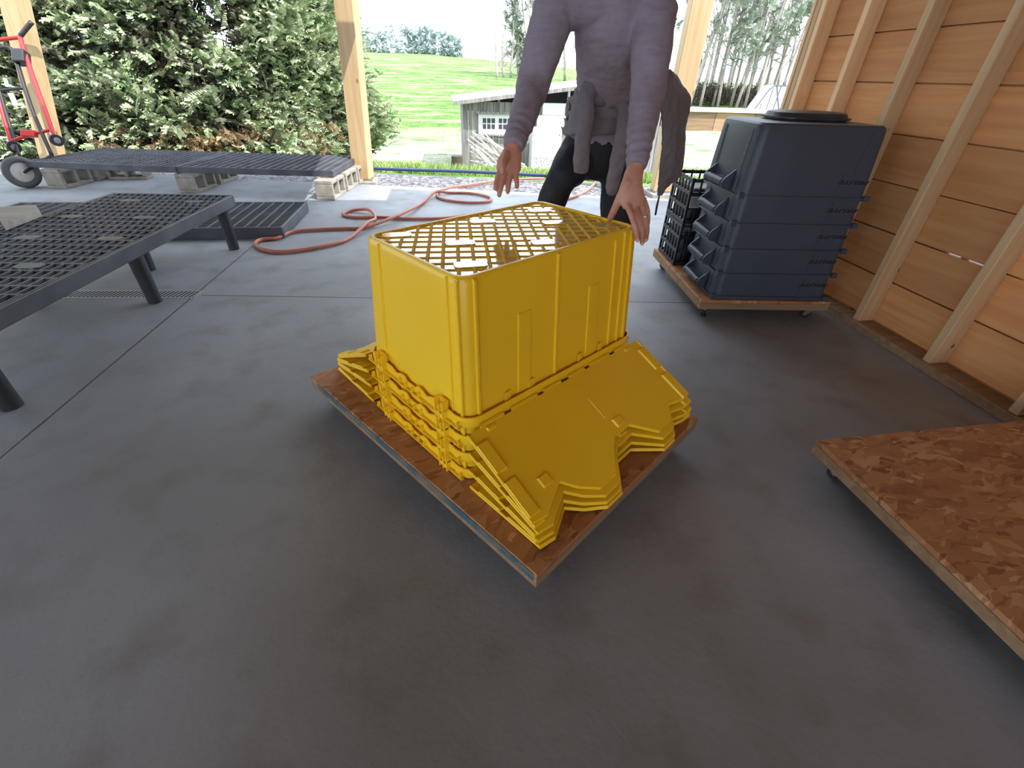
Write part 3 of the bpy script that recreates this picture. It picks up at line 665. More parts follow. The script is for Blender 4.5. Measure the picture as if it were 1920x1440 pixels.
# two low racks on the floor behind it
rack('floor_rack', 'low black grating rack lying on the floor beside the orange hose', 'rack', (-1.33-.61, 4.30, 0), math.radians(.5), 1.22, .88, .09, .085, bx=.085, cy=.036, axis='y', stag=0, group='low racks on the floor', pads=False)
rack('floor_rack', 'low black grating rack lying on the floor under the far side of the rack table', 'rack', (-1.33-1.84, 4.30, 0), math.radians(.5), 1.22, .88, .09, .085, bx=.085, cy=.036, axis='y', stag=0, group='low racks on the floor', pads=False)
# bench: two racks on concrete blocks
za = math.radians(-2); zb = math.radians(-12)
rack('bench_rack', 'black grating rack on blocks beside the timber post, its end in the sun', 'rack', (-1.95, 5.975, .0), math.radians(-6.5), 1.66, 1.05, .262, .062, bx=.085, cy=.062, axis='y', stag=0, group='racks of the long low bench', pads=False)
rack('bench_rack', 'black grating rack on blocks at the spruce side, its end by the hand truck', 'rack', (-3.50, 6.18, .0), math.radians(-9.5), 1.60, 1.05, .262, .062, bx=.085, cy=.062, axis='y', stag=0, group='racks of the long low bench', pads=False)
def block(loc, rz, label):
    """hollow concrete block lying on its side so its cells show"""
    t = MB(); l, h, wd = .39, .19, .19
    x0 = -l/2; holes = [(-.165, -.025), (.025, .165)]
    t.box((-l/2, -wd/2, 0), (l/2, wd/2, .035)); t.box((-l/2, -wd/2, h-.035), (l/2, wd/2, h))
    for a, b_ in ((-l/2, -.160), (-.020, .020), (.160, l/2)): t.box((a, -wd/2, .035), (b_, wd/2, h-.035))
    o = t.build('concrete_block', M['block'], None, loc, rotz=rz); bevel(o, .006, 2); return tag(o, label, 'block', 'blocks under the long low bench')
B90 = PI/2-.15
block((-1.24, 5.40, 0), B90, 'front concrete block under the sunny end of the bench, nearest the hose'); block((-1.17, 5.84, 0), B90, 'middle concrete block under the sunny end of the bench'); block((-1.10, 6.25, 0), B90, 'back concrete block under the sunny end of the bench by the post')
block((-2.72, 5.72, 0), B90, 'front concrete block under the middle of the long bench'); block((-2.66, 6.20, 0), B90, 'back concrete block under the middle of the long bench')
block((-4.12, 5.93, 0), B90, 'front concrete block under the bench end beside the hand truck wheel'); block((-4.04, 6.36, 0), B90, 'back concrete block under the bench end near the hand truck'); block((-3.72, 6.32, 0), 0.1, 'inner concrete block under the spruce side of the bench')
# board on the rack table
pl = [gp(3, 419, .41), gp(73, 393, .41), gp(66, 383, .41), gp(-12, 388, .41)]; c0 = pl[1].lerp(pl[3], .5)
mb = MB(); mb.prism([(q.x-c0.x, q.y-c0.y) for q in pl], 0, .038); o = mb.build('wooden_board', M['oldboard'], None, (c0.x, c0.y, .3705)); bevel(o, .003); tag(o, 'weathered wooden board lying on the left end of the rack table', 'board')

# drain grate
t = thing('floor_drain', 'narrow slotted metal drain grate set in the floor under the rack table', 'drain', (-2.18, 2.80, 0), math.radians(-4.2))
mb = MB(); mb.box((-.66, -.055, .0003), (.66, .055, .001)); mb.build('channel', M['dark'], t)
mb = MB(); mb.box((-.66, -.058, .0003), (.66, -.048, .003)); mb.box((-.66, .048, .0003), (.66, .058, .003)); mb.box((.652, -.058, .0003), (.664, .058, .003)); mb.box((-.664, -.058, .0003), (-.652, .058, .003))
for k_ in range(54):
    x = -.64+k_*.024; mb.add([(x, -.05, .0025), (x+.010, -.05, .0025), (x+.026, .05, .0025), (x+.016, .05, .0025), (x, -.05, .001), (x+.010, -.05, .001), (x+.026, .05, .001), (x+.016, .05, .001)], [(0, 1, 2, 3), (0, 4, 5, 1), (1, 5, 6, 2), (3, 2, 6, 7), (0, 3, 7, 4)])
mb.build('grate', M['drain'], t)

# ================================================================== HOSE
hp = [(1143, 290, .0), (1135, 312, 0), (1112, 345, 0), (1073, 370, 0), (1002, 383, 0), (923, 396, 0), (844, 408, 0), (765, 410, 0), (712, 407, 0), (662, 407, 0), (643, 401, 0), (659, 395, 0), (691, 397, .012), (704, 409, .0), (690, 425, .02), (660, 443, 0), (633, 455, 0), (580, 466, 0), (530, 472, 0), (495, 468, 0), (478, 458, 0), (490, 449, 0), (520, 446, 0), (550, 434, 0), (600, 430, 0), (650, 428, 0), (685, 426, .0), (738, 413, .016), (765, 400, .014), (791, 381, 0), (817, 364, 0.016), (840, 361, 0), (880, 362, 0), (913, 368, 0), (921, 374, 0), (908, 379, 0), (867, 379, 0), (830, 373, 0), (819, 365, 0), (835, 353, 0), (880, 344, 0), (927, 337, 0), (975, 333, 0), (1020, 332, 0)]
pts = []
for i, (u, v, dz) in enumerate(hp):
    q = gp(u, v, .017); q.z = .0165+dz*1.7
    if q.y > slab_y(q.x): q.z = .0
    pts.append(q)
mb = MB(); mb.tube(pts, .0145, 10, sub=5); tag(mb.build('garden_hose', M['hose'], smooth_=True), 'long orange-brown rubber hose looping across the floor behind the totes', 'hose')
mb = MB(); mb.tube([(-2.6, 7.55, .0), (-.906, 7.12, .0), (.197, 6.98, .0), (1.274, 6.72, .0), (1.97, 6.45, .0)], .022, 10, sub=5); tag(mb.build('irrigation_pipe', M['pipe'], smooth_=True), 'dark blue pipe lying along the far side of the gravel strip', 'pipe')

# ================================================================== HAND TRUCK
t = thing('hand_truck', 'red convertible hand truck leaning by the far left timber post', 'hand truck', (-4.55, 5.9, 0)); T0 = Vector(t.location)
def tp(u, v):
    d = ray(u, v); k_ = (5.88-.0+.70*CH)/(d[1]-.70*d[2]); k_ = (5.88+.70*CH)/(d[1]-.70*d[2]); q = np.array([0, 0, CH])+d*k_; return Vector(q)-T0
def trail(name, px, r, mt, n=10, sub=3):
    mb = MB(); mb.tube([tp(*p) for p in px], r, n, sub=sub); return mb.build(name, mt, t, smooth_=True)
trail('side_rail', [(38, 70), (44, 92), (62, 145), (80, 195), (97, 244), (98, 256)], .022, M['red']); trail('side_rail', [(-14, 120), (-6, 165), (6, 215), (20, 262), (22, 272)], .022, M['red'])
trail('cross_bar', [(-16, 77), (10, 73), (38, 70)], .018, M['red']); trail('cross_bar', [(20, 265), (55, 253), (97, 243)], .016, M['red']); trail('upper_cross_bar', [(-8, 172), (15, 168), (46, 165)], .015, M['blackpaint'])
trail('grip', [(38, 68), (48, 55), (60, 41)], .022, M['blackpaint'])
trail('inner_frame', [(-14, 92), (-2, 90), (14, 89), (24, 95), (33, 120), (48, 170), (64, 215), (84, 262), (97, 291)], .019, M['blackpaint']); trail('inner_frame', [(-6, 150), (8, 200), (26, 260), (38, 297)], .016, M['blackpaint'])
mb = MB(); a = tp(40, 108); mb.box((-.06, -.05, -.07), (.06, .05, .07), Matrix.Rotation(-.6, 3, 'X'), a); bevel(mb.build('clamp', M['blackpaint'], t), .01)
mb = MB(); a = tp(55, 251); mb.box((-.07, -.025, -.03), (.07, .025, .03), Matrix.Rotation(-.6, 3, 'X'), a); bevel(mb.build('latch', M['red'], t), .006)
mb = MB(); mb.beam(tp(9, 147), tp(15, 163), .03, .01); mb.build('white_sticker', M['white'], t); mb = MB(); mb.beam(tp(20, 175), tp(30, 198), .045, .01); mb.build('white_sticker', M['white'], t)
for (u, v) in ((26, 276), (106, 263)):
    c_ = tp(u, v); mb = MB(); ax = Vector((.75, -.66, 0)).normalized()
    mb.tube([c_-ax*.018, c_+ax*.018], .058, 22); o = mb.build('small_caster', M['wheel'], t, smooth_=.7)
    mb = MB(); mb.tube([c_-ax*.021, c_+ax*.021], .030, 18); mb.tube([c_-ax*.024, c_+Vector((-.03, 0, .07))-ax*.024], .012, 8); mb.build('caster_fork', M['steel'], o)
# large wheel standing on the floor
c_ = Vector((-4.44, 5.78, .155))-T0; ax = Vector((.80, -.60, .0)).normalized(); mb = MB(); R_ = .155
prof = [(.095, -.022), (.125, -.036), (.150, -.026), (.155, 0), (.150, .026), (.125, .036), (.095, .022)]
X1 = Vector((0, 0, 1)); X2 = ax.cross(X1)
mb.rings([[c_+(X1*math.cos(a2)+X2*math.sin(a2))*r+ax*h for r, h in prof] for a2 in [2*PI*k_/36 for k_ in range(37)]], cap=False)
o = mb.build('tyre', M['tyre'], t, smooth_=True); mb = MB(); mb.tube([c_-ax*.016, c_-ax*.010, c_+ax*.010, c_+ax*.016], [.05, .098, .098, .05], 28); mb.tube([c_-ax*.04, c_+ax*.04], .022, 14); mb.build('hub', M['hub'], o, smooth_=.7)
mb = MB(); mb.beam(c_+ax*.04, tp(97, 291), .03, .02); mb.beam(c_+ax*.04, tp(38, 297), .02, .02); mb.build('axle_bracket', M['blackpaint'], t)

# ================================================================== PERSON
P_ = thing('person', 'person in mauve top and dark leggings bending over the totes, hand on a corner', 'person', (.72, 2.2, 0)); P0 = Vector(P_.location)
def V(x, y, z): return Vector((x, y, z))-P0
def gv(u, v, y): return gy(u, v, y)-P0
def remeshed(mb, name, mt, vox, parent, sm=3, disp=0, dscale=.1):
    o = mb.build(name, mt, parent)
    m_ = o.modifiers.new('remesh', 'REMESH'); m_.mode = 'VOXEL'; m_.voxel_size = vox; m_.use_smooth_shade = True
    if sm: q = o.modifiers.new('smooth', 'SMOOTH'); q.factor = .5; q.iterations = sm
    if disp:
        tx = bpy.data.textures.new(name+'_folds', 'CLOUDS'); tx.noise_scale = dscale; tx.noise_depth = 2
        d_ = o.modifiers.new('folds', 'DISPLACE'); d_.texture = tx; d_.strength = disp; d_.mid_level = .5; d_.texture_coords = 'LOCAL'
    return o
HIP = (.735, 2.24, .95)
shL = V(.50, 1.90, 1.345); shR = V(.745, 1.83, 1.345)     # shoulders (left and right in the photo)
wrL = gv(963, 275, 1.62); elL = gv(1000, 160, 1.86)
wrR = gv(1193, 312, 1.50); elR = gv(1215, 165, 1.70)
shL = gv(1040, 12, 1.90); shR = gv(1228, 22, 1.83)
# --- body (one continuous surface)
bd = MB()
hipc = V(*HIP); chest = V(.64, 1.93, 1.30); neck = V(.60, 1.80, 1.44); head = V(.57, 1.70, 1.56)
bd.tube([hipc+Vector((0, 0, -.06)), hipc+Vector((0, -.01, .05)), V(.70, 2.12, 1.08), V(.67, 2.02, 1.20), chest, V(.62, 1.85, 1.385)], [.155, .15, .118, .135, .145, .09], 24, rb=[.105, .10, .082, .092, .095, .06], ref=(1, 0, 0), dome=True, sub=3)
bd.tube([chest, neck, V(.585, 1.75, 1.50)], [.07, .055, .052], 16, dome=True)
bd.tube([shL, chest+Vector((-.03, -.04, .05)), shR], [.052, .065, .052], 16, dome=True, sub=3)
# head with chin, brow, nose, ears
fd = Vector((-.20, -.80, -.56)).normalized(); up = Vector((-.05, -.55, .83)); up = (up-fd*up.dot(fd)).normalized(); sd2 = fd.cross(up)
def hp_(f_, u_, s_): return head+fd*f_+up*u_+sd2*s_
bd.tube([hp_(-.005, -.07, 0), hp_(.0, -.03, 0), hp_(-.01, .02, 0), hp_(-.012, .065, 0), hp_(-.012, .09, 0)], [.055, .080, .095, .085, .055], 20, rb=[.050, .068, .076, .070, .045], ref=fd, dome=True, sub=3)
bd.tube([hp_(.05, -.085, 0), hp_(.02, -.07, 0)], [.026, .045], 12, dome=True); bd.tube([hp_(.083, .018, 0), hp_(.098, -.010, 0), hp_(.088, -.026, 0)], [.009, .014, .012], 10, dome=True)
for s in (-1, 1): bd.tube([hp_(-.012, .012, s*.077), hp_(-.016, -.022, s*.075)], [.014, .010], 8, dome=True)
# arms
def arm(sh, el, wr):
    bd.tube([sh, sh.lerp(el, .5), el, el.lerp(wr, .35), wr], [.050, .045, .036, .036, .024], 16, dome=True, sub=3)
arm(shL, elL, wrL); arm(shR, elR, wrR)
# legs
kL = gv(1046, 350, 2.13); aL = V(.36, 2.40, .09); hL = V(.66, 2.27, .90); kR = V(.815, 2.13, .50); aR = V(.89, 2.25, .09); hR = V(.83, 2.24, .90)
def leg(h, k_, a): bd.tube([h, h.lerp(k_, .5), k_, k_.lerp(a, .35), a], [.085, .073, .052, .055, .034], 18, dome=True, sub=3)
leg(hL, kL, aL); leg(hR, kR, aR)
for a, dx in ((aL, -.10), (aR, .02)): bd.tube([a+Vector((0, .03, -.045)), a+Vector((dx*.5, -.07, -.055)), a+Vector((dx, -.15, -.062))], [.034, .034, .022], 14, dome=True)
# hands
def finger(mb, pts, r): mb.tube(pts, [r*1.08, r, r*.97, r*.86][:len(pts)] if len(pts) <= 4 else None, 12, dome=True, sub=3)
hd = bd
# right hand in the photo: resting on the tote corner, back of the hand to the camera
palm = [(wrR, .026, .019), (gv(1187, 335, 1.475), .033, .020), (gv(1184, 360, 1.455), .043, .019), (gv(1189, 382, 1.44), .043, .0155)]
hd.tube([p for p, _, _ in palm], [a for _, a, _ in palm], 18, rb=[b_ for _, _, b_ in palm], ref=(1, .1, 0), dome=True, sub=4)
FR = [ [(1175, 382, 1.435), (1185, 407, 1.385), (1192, 430, 1.36), (1195, 449, 1.365)],
       [(1189, 385, 1.44), (1198, 410, 1.40), (1204, 434, 1.375), (1204, 455, 1.385)],
       [(1201, 383, 1.45), (1209, 406, 1.43), (1213, 428, 1.42), (1211, 449, 1.425)],
       [(1207, 374, 1.48), (1214, 394, 1.48), (1215, 412, 1.48), (1213, 428, 1.475)] ]
for f_, r in zip(FR, (.0100, .0102, .0098, .0088)): finger(hd, [gv(*p) for p in f_], r)
th_ = [gv(1176, 345, 1.46), gv(1163, 370, 1.45), gv(1152, 393, 1.465), gv(1143, 411, 1.50)]
hd.tube(th_, [.018, .0145, .0120, .0095], 12, dome=True, sub=3)
# left hand in the photo: open and hanging, thumb towards the camera
palm = [(wrL, .024, .018), (gv(960, 290, 1.605), .034, .019), (gv(955, 307, 1.595), .042, .017), (gv(952, 321, 1.59), .041, .0145)]
hd.tube([p for p, _, _ in palm], [a for _, a, _ in palm], 18, rb=[b_ for _, _, b_ in palm], ref=(1, .1, 0), dome=True, sub=4)
FL = [ [(938, 318, 1.59), (933, 333, 1.57), (930, 345, 1.555), (929, 354, 1.545)],
       [(947, 322, 1.585), (942, 340, 1.56), (938, 355, 1.55), (936, 366, 1.545)],
       [(957, 323, 1.59), (955, 338, 1.57), (953, 350, 1.56), (952, 360, 1.555)],
       [(966, 320, 1.60), (968, 332, 1.585), (969, 342, 1.575), (969, 351, 1.575)] ]
for f_, r in zip(FL, (.0088, .0094, .0094, .0086)): finger(hd, [gv(*p) for p in f_], r)
hd.tube([gv(949, 292, 1.59), gv(944, 304, 1.56), gv(943, 314, 1.545), gv(942, 324, 1.54)], [.015, .0115, .0100, .0082], 12, dome=True, sub=3)
remeshed(bd, 'body', M['skin'], .0042, P_, sm=2)
def nail(p, n_, d_):
    mb = MB(); mb.tube([p-d_*.005, p, p+d_*.005], [.0045, .0055, .004], 12, rb=[.0012, .0018, .001], ref=Vector(n_).cross(d_), dome=True); mb.build('fingernail', M['nail'], P_, smooth_=True)
for f_ in FR:
    a = gv(*f_[3]); d_ = (a-gv(*f_[2])).normalized(); nn = (Vector((0, 0, CH))-P0-a).normalized(); nn = (nn-d_*nn.dot(d_)).normalized(); nail(a+nn*.0075, nn, d_)
# ring
a, b_ = gv(*FR[2][1]), gv(*FR[2][2]); d_ = (b_-a).normalized(); mb = MB(); mb.tube([a-d_*.0013, a+d_*.0013], .0114, 20); o = mb.build('ring', M['steel'], P_); o['label'] = 'thin silver finger ring'
# hair
mb = MB(); mb.tube([hp_(-.02, .10, 0), hp_(-.035, .06, 0), hp_(-.05, .01, 0), hp_(-.055, -.05, 0)], [.06, .092, .092, .06], 18, rb=[.055, .083, .084, .06], ref=fd, dome=True, sub=3)
mb.tube([hp_(-.13, .03, 0), hp_(-.17, -.02, 0), hp_(-.17, -.12, 0)], [.03, .035, .012], 12, dome=True, sub=3)
remeshed(mb, 'hair', M['hair'], .006, P_, disp=.006, dscale=.03)
mb = MB()
for s in (-1, 1): mb.tube([hp_(.073, .012, s*.030-.008), hp_(.073, .012, s*.030+.008)], .006, 8, dome=True)
mb.build('eye', M['dark'], P_, smooth_=True)
mb = MB(); mb.tube([hp_(.074, -.052, -.02), hp_(.082, -.052, 0), hp_(.074, -.052, .02)], [.003, .006, .003], 8, dome=True, sub=3); mb.build('mouth', mat('lips', (.45, .16, .14), .5), P_, smooth_=True)
# shirt: torso and both sleeves in one
mb = MB(); hem = V(.738, 2.215, 1.0)
mb.tube([V(.742, 2.225, .955), V(.735, 2.20, 1.0), V(.715, 2.14, 1.07), V(.68, 2.05, 1.18), chest+Vector((0, -.01, 0)), V(.625, 1.86, 1.38)], [.160, .158, .140, .155, .168, .115], 28, rb=[.118, .112, .100, .112, .118, .080], ref=(1, 0, 0), sub=4, dome=True)
mb.tube([shL+Vector((.01, 0, 0)), chest+Vector((-.03, -.045, .055)), shR+Vector((-.01, 0, 0))], [.064, .080, .064], 18, dome=True, sub=3)
mb.tube([V(.62, 1.86, 1.38), V(.605, 1.82, 1.415)], [.075, .062], 18, dome=True)
def sleeve(sh, el, wr, cuff):
    mb.tube([sh, sh.lerp(el, .35), el, el.lerp(wr, .4), wr.lerp(el, .14), cuff], [.072, .070, .058, .050, .037, .0335], 20, dome=False, sub=4)
cL = wrL.lerp(elL, -.02); cR = wrR.lerp(elR, -.01)
sleeve(shL, elL, wrL, cL); sleeve(shR, elR, wrR, cR)
# wrinkle rings near the cuffs
for sh, el, wr in ((shL, elL, wrL), (shR, elR, wrR)):
    for k_ in (.10, .20, .33, .46):
        c0 = wr.lerp(el, k_); d_ = (el-wr).normalized(); tl = Vector((random.uniform(-.3, .3), random.uniform(-.3, .3), 0))
        mb.tube([c0-(d_+tl).normalized()*.006, c0, c0+(d_+tl).normalized()*.006], [.036+.018*k_, .040+.022*k_, .036+.018*k_], 18, sub=2)
shirt = remeshed(mb, 'shirt', M['shirt'], .006, P_, sm=3, disp=.014, dscale=.07)
# dark cuff openings and the thumb hole
mb = MB(); a = gv(965, 243, 1.5); nn = (Vector((0, 0, CH))-P0-a).normalized()
wq = wrL.lerp(elL, .26); nn = (Vector((0, 0, CH))-P0-wq).normalized(); d_ = (elL-wrL).normalized(); c0 = wq+nn*.0395
mb.tube([c0-d_*.020, c0, c0+d_*.020], [.001, .0075, .001], 10, rb=[.002, .004, .002], ref=d_.cross(nn), sub=4); o = mb.build('thumb_hole', M['dark'], shirt, smooth_=True)
# leggings
mb = MB()
mb.tube([V(.74, 2.24, .85), V(.74, 2.235, .93), V(.738, 2.225, 1.0)], [.165, .165, .145], 26, rb=[.110, .118, .105], ref=(1, 0, 0), dome=True, sub=3)
for h, k_, a in ((hL, kL, aL), (hR, kR, aR)): mb.tube([h, h.lerp(k_, .5), k_, k_.lerp(a, .35), a+Vector((0, 0, .02))], [.102, .090, .066, .066, .046], 20, sub=4, dome=True)
remeshed(mb, 'leggings', M['pants'], .007, P_, sm=3, disp=.010, dscale=.06)
mb = MB(); a = gv(1249, 261, 2.06); mb.tube([a+Vector((0, 0, -.0)), a+Vector((0, -.003, 0))], .008, 14); 
# shoes
for a, dx in ((aL, -.10), (aR, .02)):
    mb = MB(); mb.tube([a+Vector((0, .045, -.045)), a+Vector((0, 0, -.035)), a+Vector((dx*.5, -.07, -.045)), a+Vector((dx, -.155, -.055))], [.040, .046, .046, .032], 16, dome=True, sub=3)
    remeshed(mb, 'shoe', M['shoe'], .006, P_)
# jacket tied round the waist
jk = MB(); cx, cy = .735, 2.205
ringp = []
for k_ in range(25):
    a2 = 2*PI*k_/24; ringp.append(V(cx+.176*math.cos(a2), cy+.132*math.sin(a2), 1.035+.03*math.sin(a2)+.02*math.cos(a2+.5)+.006*math.sin(5*a2)))
jk.tube(ringp, .052, 14, rb=.024, ref=(0, 0, 1))
for k_ in range(25): ringp[k_] = ringp[k_]+Vector((0, 0, -.045+.015*math.sin(3*k_/24*2*PI)))
jk.tube(ringp, .024, 12)
kn = gv(1110, 172, 2.03)
jk.tube([kn+Vector((-.03, 0, -.03)), kn, kn+Vector((.04, 0, -.02))], [.030, .038, .028], 14, dome=True, sub=2)
jk.tube([gv(1155, 190, 2.04), gv(1130, 178, 2.02), gv(1108, 160, 2.01), gv(1100, 185, 1.985), gv(1100, 225, 1.975), gv(1092, 262, 1.98), gv(1090, 300, 1.985), gv(1089, 320, 1.985)], [.030, .030, .026, .030, .034, .034, .037, .035], 16, rb=[.022, .022, .024, .022, .022, .020, .018, .014], ref=(1, 0, 0), sub=4, dome=True)
jk.tube([gv(1120, 188, 2.03), gv(1150, 190, 2.03), gv(1172, 200, 2.01), gv(1172, 240, 1.99), gv(1160, 290, 1.99), gv(1151, 335, 1.995), gv(1147, 362, 2.0)], [.030, .032, .034, .040, .036, .032, .028], 16, rb=[.022, .024, .022, .020, .018, .017, .014], ref=(1, 0, 0), sub=4, dome=True)
# front panel over the hip on the left
def sheet(mb, rows, th=.012):
    a = [[gv(*p) for p in r] for r in rows]; n = len(a[0]); dn = Vector((0, th, 0))
    mb.rings([r+[q+dn for q in reversed(r)] for r in a])
sheet(jk, [[(1112, 150, 2.05), (1090, 156, 2.07), (1078, 168, 2.11), (1070, 175, 2.18)], [(1112, 190, 2.03), (1092, 190, 2.05), (1078, 196, 2.09), (1066, 200, 2.17)], [(1108, 222, 2.01), (1092, 222, 2.03), (1072, 224, 2.08), (1060, 224, 2.17)], [(1106, 250, 2.01), (1085, 252, 2.03), (1068, 254, 2.08), (1052, 256, 2.17)]], .05)
# back of the jacket hanging at the right hip
sheet(jk, [[(1232, 135, 2.08), (1256, 130, 2.14), (1268, 140, 2.28)], [(1236, 170, 2.06), (1268, 170, 2.12), (1297, 184, 2.26)], [(1243, 225, 2.08), (1270, 230, 2.13), (1288, 240, 2.26)], [(1244, 270, 2.12), (1265, 290, 2.15), (1283, 300, 2.27)], [(1238, 318, 2.17), (1255, 330, 2.2), (1279, 330, 2.28)], [(1235, 368, 2.2), (1240, 368, 2.22), (1252, 352, 2.26)]], .022)
remeshed(jk, 'tied_jacket', M['jacket'], .0065, P_, sm=3, disp=.014, dscale=.06)['label'] = 'grey jacket knotted round the waist by its sleeves'
mb = MB(); mb.tube([gv(1236, 368, 2.2), gv(1232, 385, 2.2), gv(1229, 402, 2.2)], [.004, .006, .005], 8, dome=True); mb.build('zip_pull', M['blackpaint'], P_)

# ================================================================== VEGETATION
def cloud(name, mt, tmpl, pos, dirs, ups, scl, parent=None):
    """many copies of a small leaf template written as one mesh"""
    pos = np.asarray(pos); n = len(pos); d = np.asarray(dirs); d = d/np.linalg.norm(d, axis=1, keepdims=True)
    u = np.asarray(ups); u = u-d*(u*d).sum(1, keepdims=True); u /= np.linalg.norm(u, axis=1, keepdims=True)+1e-9; s_ = np.cross(d, u)
    T = np.asarray(tmpl); m_ = len(T)
    vs = pos[:, None, :]+(T[None, :, 0, None]*d[:, None, :]+T[None, :, 1, None]*s_[:, None, :]+T[None, :, 2, None]*u[:, None, :])*np.asarray(scl)[:, None, None]
    vs = vs.reshape(-1, 3).astype(np.float32); nf = n*m_//4
    me = bpy.data.meshes.new(name); me.vertices.add(len(vs)); me.vertices.foreach_set('co', vs.ravel())
    me.loops.add(nf*4); me.loops.foreach_set('vertex_index', np.arange(nf*4, dtype=np.int32)); me.polygons.add(nf)
    me.polygons.foreach_set('loop_start', np.arange(0, nf*4, 4, dtype=np.int32)); me.update(calc_edges=True); me.materials.append(mt)
    o = bpy.data.objects.new(name, me); COL.objects.link(o)
    if parent: o.parent = parent
    return o
def spray_tmpl(pairs=7, ln=1., wd=.34, lw=.048, droop=.12):
    q = []
    def leaf(a, b_, w_):
        a = np.array(a); b_ = np.array(b_); t_ = b_-a; s_ = np.array([-t_[1], t_[0], 0]); s_ /= np.linalg.norm(s_)+1e-9; n_ = np.array([0, 0, w_*.35])
        q.extend([a-s_*w_*.4-n_, a+s_*w_*.4+n_, b_+s_*w_*.5+n_, b_-s_*w_*.5-n_])
    for i in range(pairs):
        x = ln*i/pairs; z_ = -droop*x*x; L_ = wd*(1-.75*(x/ln))+.05
        for s_ in (-1, 1): leaf((x, 0, z_), (x+L_*.75, s_*L_, z_-.03+.05*((i*7) % 3-1)), lw*1.6)
    leaf((0, 0, 0), (ln*.55, 0, -droop*.3), lw*1.3); leaf((ln*.5, 0, -droop*.25), (ln*1.1, 0, -droop*1.1), lw*1.5)
    return np.array(q)
SP = spray_tmpl(); SP[:, 2] *= 1.0
def conifer(name, label, base, H_, R_, n, mt, lean=0, size=.3, lobes=.16, inner=True, dry=0, zmin=.0, group=None, seed=1, upturn=.1, yhalf=False, prof=None, clump=0, hmax=.97):
    r = np.random.default_rng(seed); t = thing(name, label, 'tree', base, 0, group)
    mb = MB(); mb.tube([(0, 0, -.2), (0, 0, H_*.5), (lean, 0, H_*.95)], [R_*.05+.05, R_*.035+.03, .02], 10); mb.build('trunk', M['barkdark'], t)
    def layer(nm, n, f_, mt_, sz):
        if clump:
            nc = max(1, n//clump); hc = zmin+(hmax-zmin)*r.random(nc)**1.1; ac = -PI/2+(r.random(nc)-.5)*2*PI*.72; k_ = r.integers(0, nc, n)
            h = np.clip(hc[k_]+r.standard_normal(n)*.13/H_, .0, .98); a = ac[k_]+r.standard_normal(n)*.20/R_; bump_ = r.standard_normal(nc)[k_]*.045
        else:
            h = zmin+(1-zmin)*r.random(n)**1.3*.97; a = r.random(n)*2*PI; bump_ = 0
            if yhalf: a = -PI/2+(r.random(n)-.5)*2*PI*.80
        pr_ = (prof(h) if prof else (1-h)**.8)
        rad = R_*pr_*(1+lobes*np.sin(a*7+h*25)+lobes*np.sin(a*13-h*41+1)+.06*r.standard_normal(n)+bump_)*f_
        c_, s_ = np.cos(a), np.sin(a)
        pos = np.stack([rad*c_+lean*h, rad*s_, h*H_], 1)
        d = np.stack([c_, s_, upturn*np.ones(n)-.15*(1-h)], 1)+.42*r.standard_normal((n, 3)); u = np.stack([.3*c_, .3*s_, np.ones(n)], 1)+.45*r.standard_normal((n, 3))
        return cloud(nm, mt_, SP, pos, d, u, sz*(.6+.8*r.random(n)), t)
    layer('foliage', n, 1., mt, size)
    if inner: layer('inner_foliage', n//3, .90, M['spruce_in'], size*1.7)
    if dry:
        k_ = dry; a = -PI/2+.62+r.standard_normal(k_)*.22; h = .015+.055*r.random(k_); rad = R_*(.97+.10*r.random(k_))
        pos = np.stack([rad*np.cos(a), rad*np.sin(a), h*H_], 1); d = r.standard_normal((k_, 3))*.6+np.stack([np.cos(a), np.sin(a), -.3*np.ones(k_)], 1); cloud('dry_twigs', M['dry'], SP, pos, d, r.standard_normal((k_, 3)), .14+.12*r.random(k_), t)
    for k_ in range(26):
        a = r.random()*2*PI; h = .03+.5*r.random(); mb = MB(); L_ = R_*(1-h)**.8*.9
        mb.tube([(0, 0, h*H_), (L_*.5*math.cos(a), L_*.5*math.sin(a), h*H_+.05), (L_*math.cos(a), L_*math.sin(a), h*H_-.1)], [.04, .025, .008], 6)
        if inner: mb.build('branch', M['barkdark'], t)
    return t
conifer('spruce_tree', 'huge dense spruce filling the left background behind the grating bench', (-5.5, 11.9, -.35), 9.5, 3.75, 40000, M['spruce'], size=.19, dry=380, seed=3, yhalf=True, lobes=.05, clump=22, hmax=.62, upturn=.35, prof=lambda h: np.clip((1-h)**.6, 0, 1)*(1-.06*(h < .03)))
conifer('spruce_tree', 'part of a second spruce at the far left edge behind the hand truck', (-10.6, 11.6, -.35), 8, 2.9, 9000, M['spruce'], size=.22, seed=5, yhalf=True, lobes=.06, clump=22, hmax=.8, upturn=.35)
